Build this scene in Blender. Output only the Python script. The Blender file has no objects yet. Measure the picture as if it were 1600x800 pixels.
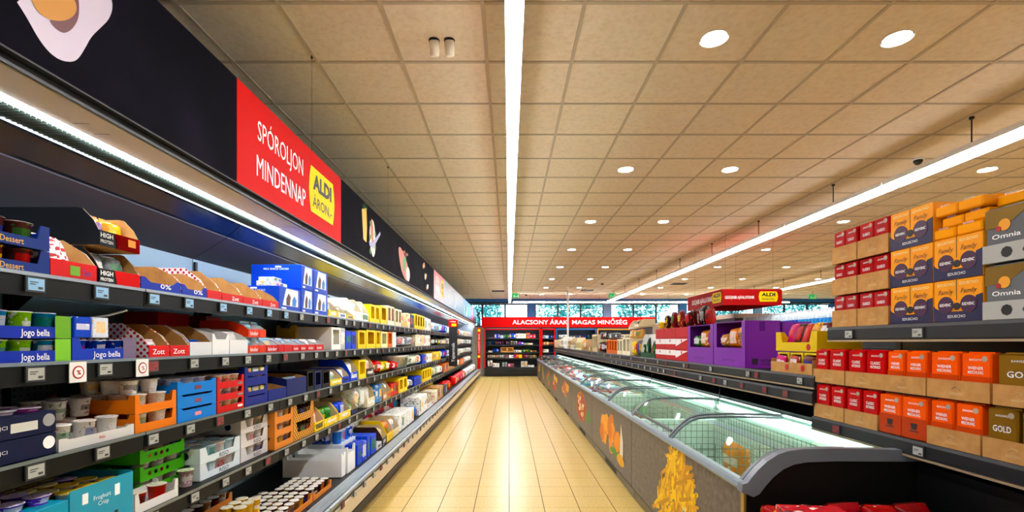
import bpy, bmesh, math, random
from mathutils import Vector, Matrix
R = random.Random(7)
sc = bpy.context.scene
COL = sc.collection
# ---------------------------------------------------------------- camera, world, exposure
F = 755.0; VX = 795.5; VY = 535.0; EYE = 1.56
cam_d = bpy.data.cameras.new('camera'); cam = bpy.data.objects.new('camera', cam_d); COL.objects.link(cam)
cam_d.sensor_width = 36; cam_d.lens = F/1600*36
cam_d.shift_x = (800-VX)/1600; cam_d.shift_y = (VY-400)/1600
cam.location = (0, 0, EYE); cam.rotation_euler = (math.pi/2, 0, 0)
cam_d.clip_start = .05; cam_d.clip_end = 200
sc.camera = cam
sc.view_settings.view_transform = 'Standard'; sc.view_settings.look = 'None'
sc.view_settings.gamma = 1; sc.view_settings.use_curve_mapping = False
sc.view_settings.exposure = 1.32
W = bpy.data.worlds.new('world'); sc.world = W; W.use_nodes = True
wn = W.node_tree.nodes; wl = W.node_tree.links
bg = wn['Background']
sky = wn.new('ShaderNodeTexSky'); sky.sky_type = 'HOSEK_WILKIE'; sky.turbidity = 3; sky.sun_direction = (-.4, -.5, .75)
mixw = wn.new('ShaderNodeMixRGB'); mixw.inputs[0].default_value = .85; mixw.inputs[2].default_value = (.95, 1, 1.05, 1)
wl.new(sky.outputs[0], mixw.inputs[1]); wl.new(mixw.outputs[0], bg.inputs[0]); bg.inputs[1].default_value = 3.0
LED_MAIN = 21.0; LED_CASE = 32.0; LED_DOWN = 22.0
sun_d = bpy.data.lights.new('sun', 'SUN'); sun_d.energy = 3.0; sun_d.angle = .02
sun = bpy.data.objects.new('sun', sun_d); COL.objects.link(sun); sun.rotation_euler = (math.radians(40), 0, math.radians(-150)); sun.location = (0, 40, 20)

# ---------------------------------------------------------------- helpers
SAT = 1.1; DEEP = 1.15
def lin(c):
    if isinstance(c, str):
        c = tuple(int(c[i:i+2], 16)/255 for i in (0, 2, 4))
    v = [(x/12.92 if x <= .04045 else ((x+.055)/1.055)**2.4) for x in c[:3]]
    L = .25*v[0]+.6*v[1]+.15*v[2]; k = 1+(SAT-1)*min(1, (max(v)-min(v))*2.5)
    return tuple(max(0, L*(1-.15*(k-1))+(x-L)*k)**DEEP for x in v) + (1,)
MATS = {}
def mat(name, col='808080', rough=.5, metal=0, emit=0, spec=.5, alpha=1):
    if name in MATS: return MATS[name]
    m = bpy.data.materials.new(name); m.use_nodes = True
    b = m.node_tree.nodes['Principled BSDF']
    b.inputs['Base Color'].default_value = lin(col); b.inputs['Roughness'].default_value = rough
    b.inputs['Metallic'].default_value = metal; b.inputs['Specular IOR Level'].default_value = spec
    if emit:
        b.inputs['Emission Color'].default_value = lin(col); b.inputs['Emission Strength'].default_value = emit
    MATS[name] = m; return m
def N(m, t, **k):
    n = m.node_tree.nodes.new(t)
    for a, v in k.items(): setattr(n, a, v)
    return n
def math_n(m, op, a, b=None, c=None):
    n = N(m, 'ShaderNodeMath', operation=op)
    for i, v in enumerate((a, b, c)):
        if v is None: continue
        if isinstance(v, (int, float)): n.inputs[i].default_value = v
        else: m.node_tree.links.new(v, n.inputs[i])
    return n.outputs[0]
def mixc(m, f, a, b):
    n = N(m, 'ShaderNodeMixRGB')
    for i, v in enumerate((f, a, b)):
        if isinstance(v, (int, float)): n.inputs[i].default_value = v
        elif isinstance(v, (str, tuple)): n.inputs[i].default_value = lin(v)
        else: m.node_tree.links.new(v, n.inputs[i])
    return n.outputs[0]
def setbase(m, sock, inp='Base Color'):
    m.node_tree.links.new(sock, m.node_tree.nodes['Principled BSDF'].inputs[inp])
def noise(m, scale, coord='Object', detail=3, vec=None, stretch=None):
    n = N(m, 'ShaderNodeTexNoise'); n.inputs['Scale'].default_value = scale; n.inputs['Detail'].default_value = detail
    if vec is None:
        vec = N(m, 'ShaderNodeTexCoord').outputs[coord]
    if stretch:
        mp = N(m, 'ShaderNodeMapping'); mp.inputs['Scale'].default_value = stretch
        m.node_tree.links.new(vec, mp.inputs[0]); vec = mp.outputs[0]
    m.node_tree.links.new(vec, n.inputs['Vector']); return n.outputs['Fac']
def ramp(m, f, stops):
    n = N(m, 'ShaderNodeValToRGB'); cr = n.color_ramp
    while len(cr.elements) < len(stops): cr.elements.new(.5)
    for e, (p, c) in zip(cr.elements, stops): e.position = p; e.color = lin(c)
    m.node_tree.links.new(f, n.inputs[0]); return n.outputs[0]

class MB:
    """collects shapes, links them as ONE mesh object"""
    def __init__(s): s.v = []; s.f = []; s.m = []; s.sm = []
    def poly(s, pts, mi=0, sm=False):
        b = len(s.v); s.v += [tuple(p) for p in pts]; s.f.append(tuple(range(b, b+len(pts)))); s.m.append(mi); s.sm.append(sm); return s
    def box(s, x0, x1, y0, y1, z0, z1, mi=0):
        b = len(s.v)
        s.v += [(x, y, z) for x in (x0, x1) for y in (y0, y1) for z in (z0, z1)]
        for q in ((0,1,3,2),(4,6,7,5),(0,4,5,1),(2,3,7,6),(0,2,6,4),(1,5,7,3)):
            s.f.append(tuple(b+i for i in q)); s.m.append(mi); s.sm.append(False)
        return s
    def cbox(s, x0, x1, y0, y1, z0, z1, c=.004, mi=0):
        "box with chamfered edges"
        bm = bmesh.new(); bmesh.ops.create_cube(bm, size=1)
        for v in bm.verts:
            v.co = Vector((x0+(v.co.x+.5)*(x1-x0), y0+(v.co.y+.5)*(y1-y0), z0+(v.co.z+.5)*(z1-z0)))
        bmesh.ops.bevel(bm, geom=bm.edges[:], offset=c, segments=1, affect='EDGES')
        b = len(s.v); bm.verts.index_update(); s.v += [tuple(v.co) for v in bm.verts]
        for f in bm.faces: s.f.append(tuple(b+v.index for v in f.verts)); s.m.append(mi); s.sm.append(False)
        bm.free(); return s
    def prism(s, pts, a0, a1, axis='x', mi=0, smooth=False):
        "extrude a closed polygon along an axis; pts are the two other coordinates"
        def P(p, a):
            return (a, p[0], p[1]) if axis == 'x' else ((p[0], a, p[1]) if axis == 'y' else (p[0], p[1], a))
        b = len(s.v); n = len(pts)
        s.v += [P(p, a0) for p in pts] + [P(p, a1) for p in pts]
        s.f.append(tuple(b+i for i in range(n))); s.m.append(mi); s.sm.append(False)
        s.f.append(tuple(b+n+i for i in reversed(range(n)))); s.m.append(mi); s.sm.append(False)
        for i in range(n):
            j = (i+1) % n; s.f.append((b+i, b+n+i, b+n+j, b+j)); s.m.append(mi); s.sm.append(smooth)
        return s
    def lathe(s, prof, cx=0, cy=0, z=0, n=16, mi=0, smooth=True, cap=True):
        b = len(s.v); k = len(prof)
        for r, h in prof:
            s.v += [(cx+r*math.cos(2*math.pi*i/n), cy+r*math.sin(2*math.pi*i/n), z+h) for i in range(n)]
        for j in range(k-1):
            for i in range(n):
                i2 = (i+1) % n
                s.f.append((b+j*n+i, b+j*n+i2, b+(j+1)*n+i2, b+(j+1)*n+i)); s.m.append(mi); s.sm.append(smooth)
        if cap:
            s.f.append(tuple(b+i for i in reversed(range(n)))); s.m.append(mi); s.sm.append(False)
            s.f.append(tuple(b+(k-1)*n+i for i in range(n))); s.m.append(mi); s.sm.append(False)
        return s
    def tube(s, pts, r, n=6, mi=0):
        pts = [Vector(p) for p in pts]; b = len(s.v)
        for i, p in enumerate(pts):
            d = (pts[min(i+1, len(pts)-1)]-pts[max(i-1, 0)]).normalized()
            u = d.cross(Vector((0, 0, 1)));
            if u.length < .01: u = d.cross(Vector((1, 0, 0)))
            u.normalize(); w = d.cross(u)
            s.v += [tuple(p+u*(r*math.cos(2*math.pi*k/n))+w*(r*math.sin(2*math.pi*k/n))) for k in range(n)]
        for i in range(len(pts)-1):
            for k in range(n):
                k2 = (k+1) % n
                s.f.append((b+i*n+k, b+i*n+k2, b+(i+1)*n+k2, b+(i+1)*n+k)); s.m.append(mi); s.sm.append(True)
        s.f.append(tuple(b+k for k in reversed(range(n)))); s.m.append(mi); s.sm.append(False)
        s.f.append(tuple(b+(len(pts)-1)*n+k for k in range(n))); s.m.append(mi); s.sm.append(False)
        return s
    def grid(s, fn, nu, nv, mi=0, sm=True):
        b = len(s.v); s.v += [tuple(fn(u/nu, v/nv)) for v in range(nv+1) for u in range(nu+1)]
        for v in range(nv):
            for u in range(nu):
                a = b+v*(nu+1)+u; s.f.append((a, a+1, a+nu+2, a+nu+1)); s.m.append(mi); s.sm.append(sm)
        return s
    def mesh(s, name, mats):
        me = bpy.data.meshes.new(name); me.from_pydata(s.v, [], s.f)
        for m in (mats if isinstance(mats, (list, tuple)) else [mats]): me.materials.append(m)
        me.polygons.foreach_set('material_index', s.m); me.polygons.foreach_set('use_smooth', s.sm)
        bm = bmesh.new(); bm.from_mesh(me); bmesh.ops.recalc_face_normals(bm, faces=bm.faces[:]); bm.to_mesh(me); bm.free()
        me.update(); return me
    def build(s, name, mats, parent=None, color=None):
        return new(name, s.mesh(name, mats), parent, color)
def new(name, me, parent=None, color=None):
    o = bpy.data.objects.new(name, me); COL.objects.link(o)
    if parent: o.parent = parent
    if color: o.color = lin(color)
    return o
USED = {}
def tag(o, label, cat, group=None):
    label = ' '.join(label.split())
    n = len(label.split())
    if n < 4 or n > 16: print('LABEL LENGTH', n, label)
    if label in USED and not (group and USED[label] == group): print('DUP LABEL', label)
    USED[label] = group
    o['label'] = label; o['category'] = cat
    if group: o['group'] = group
    return o
def empty(name, label, cat, group=None, loc=(0, 0, 0), rz=0):
    o = bpy.data.objects.new(name, None); COL.objects.link(o); o.location = loc; o.rotation_euler.z = rz
    o.empty_display_size = .05
    return tag(o, label, cat, group)
def st(o): o['kind'] = 'structure'; return o
KIDS = {}
def copy_tree(o, parent=None):
    c = o.copy(); COL.objects.link(c)
    if parent: c.parent = parent
    for ch in list(o.children): copy_tree(ch, c)
    return c
L90 = math.pi/2
def put(o, side, a, X, z):
    "L: left chiller, front faces the aisle, a = near end in Y; R: right shelf, a = far end in Y; F: faces the camera, a = left x, X = Y"
    if side == 'L': o.location = (-X, a, z); o.rotation_euler.z = L90
    elif side == 'R': o.location = (X, a, z); o.rotation_euler.z = -L90
    else: o.location = (a, X, z); o.rotation_euler.z = 0
    return o
TXT = {}
def text_mesh(body, h, xs=1, bold=0, shear=0, width=None):
    "flat lettering, local x to the right, z up, baseline 0, capital height about h, starts at x=0"
    key = (body, h, xs, bold, shear, width)
    if key in TXT: return TXT[key]
    cu = bpy.data.curves.new('lettering', 'FONT'); cu.body = body; cu.size = 1; cu.offset = bold; cu.shear = shear; cu.resolution_u = 2
    cu.space_line = .9
    ob = bpy.data.objects.new('lettering', cu)
    me = bpy.data.meshes.new_from_object(ob); bpy.data.objects.remove(ob)
    k = h/.73
    xsn = [v.co.x for v in me.vertices] or [0, 1]; x0 = min(xsn); w = max(xsn)-x0
    if width: xs = width/(w*k)
    for v in me.vertices: v.co = Vector(((v.co.x-x0)*k*xs, 0, v.co.y*k))
    me.name = 'lettering'; TXT[key] = me
    return me
def tw(me): return max([v.co.x for v in me.vertices] or [.1])
def letter(parent, body, m, x, z, h, face='front', depth=-.0012, center=False, name='lettering', **k):
    "face: front (-y) | near (-x side at x=0) | right (+x side)"
    key = (body, m.name, h, tuple(sorted(k.items())))
    if key not in KIDS:
        t = text_mesh(body, h, **k).copy(); t.materials.clear(); t.materials.append(m); KIDS[key] = t
    me = KIDS[key]
    o = new(name, me, parent)
    w = tw(me) if center else 0
    if face == 'front': o.location = (x-w/2, depth, z)
    elif face == 'near': o.location = (depth, x+w/2, z); o.rotation_euler.z = -L90
    else: o.location = (depth, x-w/2, z); o.rotation_euler.z = L90
    return o

def rl(o, loc, ax):
    o.location = loc; setattr(o.rotation_euler, ax, L90); return o
# ---------------------------------------------------------------- materials
def m_floor():
    m = mat('floor tiles', 'e2c486', .3)
    tc = N(m, 'ShaderNodeTexCoord').outputs['Object']
    sp = N(m, 'ShaderNodeSeparateXYZ'); m.node_tree.links.new(tc, sp.inputs[0])
    T = .3297
    def line(s, w, off):
        f = math_n(m, 'FRACT', math_n(m, 'DIVIDE', math_n(m, 'ADD', s, 50*T+off), T))
        d = math_n(m, 'ABSOLUTE', math_n(m, 'SUBTRACT', f, .5))
        return math_n(m, 'GREATER_THAN', d, .5-w/T/2)
    lx = line(sp.outputs[0], .0065, 0); ly = line(sp.outputs[1], .005, -4.565)
    n1 = noise(m, 55, vec=tc, detail=4); n2 = noise(m, 5, vec=tc, detail=3)
    fx = math_n(m, 'FLOOR', math_n(m, 'DIVIDE', math_n(m, 'ADD', sp.outputs[0], 50*T), T)); fy = math_n(m, 'FLOOR', math_n(m, 'DIVIDE', math_n(m, 'ADD', sp.outputs[1], 50*T-4.565), T))
    wn_ = N(m, 'ShaderNodeTexWhiteNoise', noise_dimensions='2D'); cb = N(m, 'ShaderNodeCombineXYZ')
    m.node_tree.links.new(fx, cb.inputs[0]); m.node_tree.links.new(fy, cb.inputs[1]); m.node_tree.links.new(cb.outputs[0], wn_.inputs['Vector'])
    c = ramp(m, n1, [(.3, 'cbac66'), (.5, 'dcc282'), (.7, 'e4d29e')])
    c = mixc(m, math_n(m, 'MULTIPLY', wn_.outputs[0], .3), c, 'd8b56c')
    c = mixc(m, math_n(m, 'MULTIPLY', ly, .75), c, '7a5f38'); c = mixc(m, lx, c, '3c2f22')
    setbase(m, c)
    g = math_n(m, 'MAXIMUM', lx, ly)
    r = math_n(m, 'ADD', math_n(m, 'MULTIPLY', g, .5), math_n(m, 'ADD', math_n(m, 'MULTIPLY', n1, .12), .25))
    setbase(m, r, 'Roughness')
    return m
def m_print(name='printed card', rough=.45, t1=.6, t2=.62, k1=.75, kp=.85):
    "card in the object's own colour with printed panels and small print"
    m = mat(name, '808080', rough, spec=.2)
    oi = N(m, 'ShaderNodeObjectInfo'); tc = N(m, 'ShaderNodeTexCoord')
    sp = N(m, 'ShaderNodeSeparateXYZ'); m.node_tree.links.new(tc.outputs['Generated'], sp.inputs[0])
    u = math_n(m, 'MAXIMUM', math_n(m, 'ABSOLUTE', math_n(m, 'SUBTRACT', sp.outputs[0], .5)), 0)
    v = math_n(m, 'ABSOLUTE', math_n(m, 'SUBTRACT', sp.outputs[2], .52))
    rnd = oi.outputs['Random']
    hx = math_n(m, 'ADD', math_n(m, 'MULTIPLY', rnd, .15), .25)
    hz = math_n(m, 'ADD', math_n(m, 'MULTIPLY', math_n(m, 'FRACT', math_n(m, 'MULTIPLY', rnd, 7.3)), .22), .1)
    ina = math_n(m, 'MULTIPLY', math_n(m, 'LESS_THAN', u, hx), math_n(m, 'LESS_THAN', v, hz))
    pal = N(m, 'ShaderNodeValToRGB'); cr = pal.color_ramp; cr.interpolation = 'CONSTANT'
    cols = ['f4f4f0', 'd8202a', 'f4f4f0', 'f6c916', '1c4aa8', 'ffffff', '2f8a3a', '20242c']
    while len(cr.elements) < len(cols): cr.elements.new(.5)
    for i, (e, c) in enumerate(zip(cr.elements, cols)): e.position = i/len(cols); e.color = lin(c)
    m.node_tree.links.new(math_n(m, 'FRACT', math_n(m, 'MULTIPLY', rnd, 13.7)), pal.inputs[0])
    c = mixc(m, math_n(m, 'MULTIPLY', ina, kp), oi.outputs['Color'], pal.outputs[0])
    ad = N(m, 'ShaderNodeVectorMath', operation='ADD'); m.node_tree.links.new(tc.outputs['Generated'], ad.inputs[0])
    cb = N(m, 'ShaderNodeCombineXYZ'); m.node_tree.links.new(math_n(m, 'MULTIPLY', rnd, 40), cb.inputs[0]); m.node_tree.links.new(cb.outputs[0], ad.inputs[1])
    n = noise(m, 7, vec=ad.outputs[0], detail=2, stretch=(1, 1, 2.2))
    small = math_n(m, 'MULTIPLY', math_n(m, 'GREATER_THAN', n, t1), k1)
    c = mixc(m, small, c, '2a2a38')
    n2 = noise(m, 4, vec=ad.outputs[0], detail=1)
    c = mixc(m, math_n(m, 'MULTIPLY', math_n(m, 'GREATER_THAN', n2, t2), .7), c, pal.outputs[0])
    setbase(m, c); return m
def m_obj(name, rough=.45):
    m = mat(name, '808080', rough, spec=.2); oi = N(m, 'ShaderNodeObjectInfo'); setbase(m, oi.outputs['Color']); return m
def m_dots(name, bgc, fg, pitch, r):
    m = mat(name, bgc, .45); tc = N(m, 'ShaderNodeTexCoord').outputs['Object']
    sp = N(m, 'ShaderNodeSeparateXYZ'); m.node_tree.links.new(tc, sp.inputs[0])
    u = math_n(m, 'DIVIDE', math_n(m, 'ADD', math_n(m, 'ADD', sp.outputs[0], sp.outputs[1]), 10), pitch)
    v = math_n(m, 'DIVIDE', math_n(m, 'ADD', sp.outputs[2], 10), pitch)
    a = math_n(m, 'SUBTRACT', math_n(m, 'FRACT', math_n(m, 'ADD', u, v)), .5); b = math_n(m, 'SUBTRACT', math_n(m, 'FRACT', math_n(m, 'SUBTRACT', u, v)), .5)
    d = math_n(m, 'ADD', math_n(m, 'MULTIPLY', a, a), math_n(m, 'MULTIPLY', b, b))
    setbase(m, mixc(m, math_n(m, 'LESS_THAN', d, r*r), bgc, fg)); return m
def m_noise(name, stops, scale, rough=.5, stretch=None, detail=4, bump=0, metal=0):
    m = mat(name, '808080', rough, metal); n = noise(m, scale, detail=detail, stretch=stretch); setbase(m, ramp(m, n, stops))
    if bump:
        b = N(m, 'ShaderNodeBump'); b.inputs['Strength'].default_value = bump; b.inputs['Distance'].default_value = .01
        m.node_tree.links.new(n, b.inputs['Height']); setbase(m, b.outputs[0], 'Normal')
    return m
FLOOR = m_floor(); PRINT = m_print(); OBJC = m_obj('dyed card'); FILM = m_obj('glossy plastic film', .22)
PRINTFILM = m_print('printed film', .25, .66, .66, .45, .6)
DOTS = m_dots('red dotted card', 'f2eeee', 'c01828', .03, .33); HONEY = m_dots('black dotted orange card', 'f0ac2c', '20150c', .034, .36)
KRAFT = m_noise('kraft card', [(.3, 'b88a54'), (.7, 'cca068')], 18, .75)
KRAFTD = m_noise('brown corrugated card', [(.3, '8f6232'), (.7, 'a3743e')], 14, .8)
TILE = m_noise('ceiling tile', [(.25, 'decdb8'), (.5, 'e8d8c5'), (.75, 'ecdfcf')], 26, .9, detail=6, bump=.25)
GRIDM = mat('ceiling grid', 'c4b4a0', .6)
WALLW = mat('white plaster', 'd8d4cc', .8); BLUECAST = mat('daylight blue cast', '2f74b4', .5)  # blue is the daylight cast put into the colour of bulkhead and pillars
FRAMEM = mat('dark window frame', '14202e', .4)
BLACK = mat('black plastic', '0a0a0b', .4); DARK = mat('dark grey metal', '0e1013', .45, .1, spec=.25); DGREY = mat('charcoal', '1a1c20', .5)
STEEL = mat('brushed steel', '9aa4ac', .3, .8); GREYP = mat('grey plastic', '70767e', .4); LGREY = mat('light grey plastic', 'a9b2ba', .4)
CREAM = mat('cream panel', 'd4c8b0', .45); WHITEM = mat('white enamel', 'f0f0ee', .4); WHITE = mat('white print', 'ffffff', .5)
RED = mat('red panel', 'd40a0a', .6, spec=.1); DRED = mat('dark red print', 'b0141e', .45); YEL = mat('yellow print', 'f6dc10', .6, spec=.15); BLK = mat('black print', '101010', .5)
GOLDT = mat('gold print', 'd8b060', .4, .3); BLUET = mat('blue print', '1438a8', .4)
EM = mat('white led diffuser', 'ffffff', .4, emit=LED_MAIN); EMC = mat('chiller led tube', 'e6f0ff', .4, emit=LED_CASE); EMC2 = mat('thin chiller led', 'e6f0ff', .4, emit=7); EMD = mat('downlight lens', 'ffffff', .4, emit=LED_DOWN)
EMF = mat('freezer led strip', 'e8fff4', .4, emit=3.5)
SLATE = m_noise('dark slate print', [(.3, '100e18'), (.55, '181522'), (.8, '262133')], 2.2, .8, detail=5)
MATS['dark slate print'].node_tree.nodes['Principled BSDF'].inputs['Specular IOR Level'].default_value = .05
WOOD = m_noise('greyed wood print', [(.25, '46403e'), (.5, '655d5a'), (.75, '7e7671')], 3.0, .38, stretch=(8, .6, 8), detail=6)
BACKP = mat('blue grey back panel', '8298a4', .45)
def m_glass(name, tint, gl=.08, rough=.02):
    m = bpy.data.materials.new(name); m.use_nodes = True; nt = m.node_tree; nt.nodes.clear()
    o = nt.nodes.new('ShaderNodeOutputMaterial'); mx = nt.nodes.new('ShaderNodeMixShader'); t = nt.nodes.new('ShaderNodeBsdfTransparent'); g = nt.nodes.new('ShaderNodeBsdfGlossy')
    fr = nt.nodes.new('ShaderNodeFresnel'); fr.inputs[0].default_value = 1.45
    t.inputs[0].default_value = lin(tint); g.inputs['Roughness'].default_value = rough
    a = nt.nodes.new('ShaderNodeMath'); a.operation = 'ADD'; a.inputs[1].default_value = gl; a.use_clamp = True
    ge = nt.nodes.new('ShaderNodeNewGeometry'); bf = nt.nodes.new('ShaderNodeMath'); bf.operation = 'SUBTRACT'; bf.inputs[0].default_value = 1; nt.links.new(ge.outputs['Backfacing'], bf.inputs[1]); mu = nt.nodes.new('ShaderNodeMath'); mu.operation = 'MULTIPLY'; nt.links.new(a.outputs[0], mu.inputs[0]); nt.links.new(bf.outputs[0], mu.inputs[1])
    nt.links.new(fr.outputs[0], a.inputs[0]); nt.links.new(mu.outputs[0], mx.inputs[0]); nt.links.new(t.outputs[0], mx.inputs[1]); nt.links.new(g.outputs[0], mx.inputs[2]); nt.links.new(mx.outputs[0], o.inputs[0])
    return m
GLASS_W = m_glass('window glass', 'd4ecf6', .02); GLASS_F = m_glass('freezer glass', 'eef8f4', 0); CLEAR = m_glass('clear plastic', 'f4f4f4', .05, .1)
LEAF = m_noise('leaves', [(.3, '12585a'), (.6, '2a9a8a'), (.8, '7fd0b0')], 1.5, .6)
BARK = m_noise('bark', [(.3, '3a2c22'), (.7, '5c4736')], 8, .9)

# ---------------------------------------------------------------- room shell
H = 3.636; YW = 23.0; X0 = -2.75; X1 = 15.5; YB = -3.5
f = MB().box(X0-.1, X1+.1, YB-.1, YW+.3, -.1, 0).build('floor', FLOOR); st(f)
c = MB().box(X0-.1, X1+.1, YB-.1, YW+.3, H, H+.1).build('ceiling', TILE); st(c)
g = MB()
x = -.163-4*.625
while x < X1: g.box(x-.012, x+.012, YB, YW, H-.007, H); x += .625
y = 2.95-10*.625
while y < YW: g.box(X0, X1, y-.012, y+.012, H-.0065, H); y += .625
st(g.build('trim_1', GRIDM))
st(MB().box(X0-.1, X0, YB, YW+.2, 0, H).build('wall_left', WALLW)); st(MB().box(X1, X1+.1, YB, YW+.2, 0, H).build('wall_right', WALLW))
st(MB().box(X0, X1, YB-.1, YB, 0, H).build('wall_front', WALLW))
ZS = 2.3; ZT = 3.47
st(MB().box(X0, X1, YW, YW+.2, 0, ZS).build('wall_back', WALLW))
st(MB().box(X0, X1, YW-.06, YW+.2, ZT, H-.008).build('trim_2', BLUECAST))
st(MB().box(X0, X1, YW-.05, YW+.02, ZT-.07, ZT).build('trim_3', FRAMEM))
pil = [1.066+3.6*k for k in range(-1, 5)]
for i, px in enumerate(pil):
    st(MB().box(px-.17, px+.17, YW-.04, YW+.2, ZS, ZT-.07).build('trim_%d' % (i+4), BLUECAST if i % 2 else mat('pale daylight cast', '7fa4c8', .5)))  # both pillar blues carry the window daylight in their colour
k = 1
edges = [X0]+pil+[X1]
for a, b in zip(edges, edges[1:]):
    a2 = a+.17 if a > X0 else a; b2 = b-.17 if b < X1 else b
    if b2-a2 < .3: continue
    fr = MB(); npn = 3 if b2-a2 > 2 else 1
    fr.box(a2, b2, YW+.04, YW+.1, ZS, ZS+.06).box(a2, b2, YW+.04, YW+.1, ZT-.12, ZT-.07)
    for j in range(npn+1):
        xx = a2+(b2-a2)*j/npn; fr.box(max(a2, xx-.04), min(b2, xx+.04), YW+.04, YW+.1, ZS+.06, ZT-.12)
    w = fr.build('window_%d' % k, FRAMEM); st(w)
    st(MB().box(a2, b2, YW+.065, YW+.072, ZS+.05, ZT-.11).build('pane', GLASS_W, w))
    k += 1
# outside ground and trees
st(MB().box(-30, 60, YW+.4, 80, -.6, -.5).build('ground', mat('outside paving', '9a9a90', .9)))
def tree_mesh(seed, n=2600):
    r = random.Random(seed); b = MB(); lobes = [(Vector((r.uniform(-1.3, 1.3), r.uniform(-1, 1), r.uniform(-1.3, 1.5))), r.uniform(.7, 1.3)) for _ in range(11)]
    for _ in range(n):
        c0, rr = r.choice(lobes); d = Vector((r.gauss(0, 1), r.gauss(0, 1), r.gauss(0, 1))).normalized()*rr*r.uniform(.6, 1)
        p = c0+d; s = r.uniform(.07, .13); u = Vector((r.gauss(0, 1), r.gauss(0, 1), r.gauss(0, 1))).normalized(); w = u.cross(d).normalized()
        b.poly([p-u*s, p+w*s*.6, p+u*s, p-w*s*.6])
    return b.mesh('crown', LEAF)
tm = [tree_mesh(3), tree_mesh(5)]
trunk = MB().lathe([(.22, 0), (.16, 2), (.1, 4)], n=10).mesh('trunk', BARK)
tl = ['behind the window above the left end of the wall chiller', 'behind the clerestory over the wall chiller text', 'behind the clerestory right of the thin ceiling pole', 'behind the clerestory between the two daylight-blue pillars', 'behind the window under the hanging red sign', 'behind the clerestory right of the hanging red sign', 'behind the window above the water bottles']
for i, (px, Y, s) in enumerate([(748, 31, .95), (868, 34, .95), (925, 38, .9), (1000, 32, 1.0), (1125, 36, 1.1), (1240, 33, 1.0), (1345, 38, 1.1)]):
    t = empty('garden_tree', 'leafy green tree '+tl[i], 'tree', 'trees outside the windows', ((px-VX)/F*Y, Y, -.5))
    cr_ = new('crown', tm[i % 2], t); cr_.location = (0, 0, 4.6); cr_.scale = (s, s, s); cr_.rotation_euler.z = i*1.3
    new('trunk', trunk, t)

# ---------------------------------------------------------------- line lights and downlights
def led_line(x, y0, n, L, group, lab, rods=True, double=False, em=None):
    hb = MB().box(-.05, .05, .01, L-.01, 0, .06).mesh('housing', WHITEM)
    if double: db = MB().box(-.095, -.012, .02, L-.02, -.02, -.001).box(.012, .095, .02, L-.02, -.02, -.001)
    else: db = MB().box(-.046, .046, .02, L-.02, -.012, -.001)
    dm = db.mesh('diffuser', em or EM)
    if double: hb = MB().box(-.1, .1, .01, L-.01, 0, .05).mesh('housing', WHITEM)
    rb = MB().tube([(0, L*.5, .05), (0, L*.5, H-3.31)], .006).lathe([(.02, 0), (.02, .02)], cx=0, cy=L*.5, z=H-3.33, n=8).mesh('suspension_rod', DGREY)
    for i in range(n):
        t = empty('line_lamp', lab, 'lamp', group, (x, y0+i*L, 3.31))
        new('housing', hb, t); new('diffuser', dm, t); new('suspension_rod', rb, t)
led_line(.028, -1.5, 12, 1.9, 'lamps of the middle light line', 'slim white line lamp in the light line over the aisle')
led_line(4.26, -.3, 11, 1.9, 'lamps of the right light line', 'twin tube white line lamp in the light line over the coffee shelf', double=True, em=mat('white led diffuser dimmer', 'ffffff', .4, emit=10))
led_line(9.0, -.3, 11, 1.9, 'lamps of the far right light line', 'twin tube line lamp in the light line farthest to the right', double=True, em=mat('white led diffuser dimmer'))
hb = MB().box(.01, 1.49, -.05, .05, 0, .06).mesh('housing', WHITEM); dm = MB().box(.02, 1.48, -.06, .04, -.015, -.001).mesh('diffuser', EM); rb = MB().tube([(.75, 0, .05), (.75, 0, H-3.29)], .005).mesh('suspension_rod', DGREY)
for i in range(8):
    t = empty('line_lamp', 'white line lamp hung across the store before the windows', 'lamp', 'lamps of the cross light line', (.15+i*1.5, 20.95, 3.29))
    new('housing', hb, t); new('diffuser', dm, t); new('suspension_rod', rb, t)
rim = MB().lathe([(.092, -.006), (.092, .0), (.083, 0), (.083, -.006)], n=28, cap=False).mesh('rim', WHITEM); lens = MB().lathe([(.083, -.004), (.083, -.001)], n=28).mesh('lens', EMD)
ordn = ['first', 'second', 'third', 'fourth', 'fifth', 'sixth', 'seventh', 'eighth', 'ninth', 'tenth', 'eleventh', 'twelfth', 'thirteenth', 'fourteenth', 'fifteenth', 'sixteenth', 'seventeenth', 'eighteenth', 'nineteenth', 'twentieth']
for cn, cx, ks in (('left', 1.40, range(8)), ('second', 2.65, range(8)), ('third', 5.74, range(1, 8)), ('fourth', 7.63, range(2, 8)), ('rightmost', 10.1, range(3, 8))):
    for q, kk in enumerate(ks):
        t = empty('ceiling_downlight', 'round recessed ceiling downlight, %s from the camera in the %s downlight column' % (ordn[q], cn), 'lamp', 'round ceiling downlights', (cx, 3.3+2.5*kk, H))
        new('rim', rim, t); new('lens', lens, t)
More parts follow.
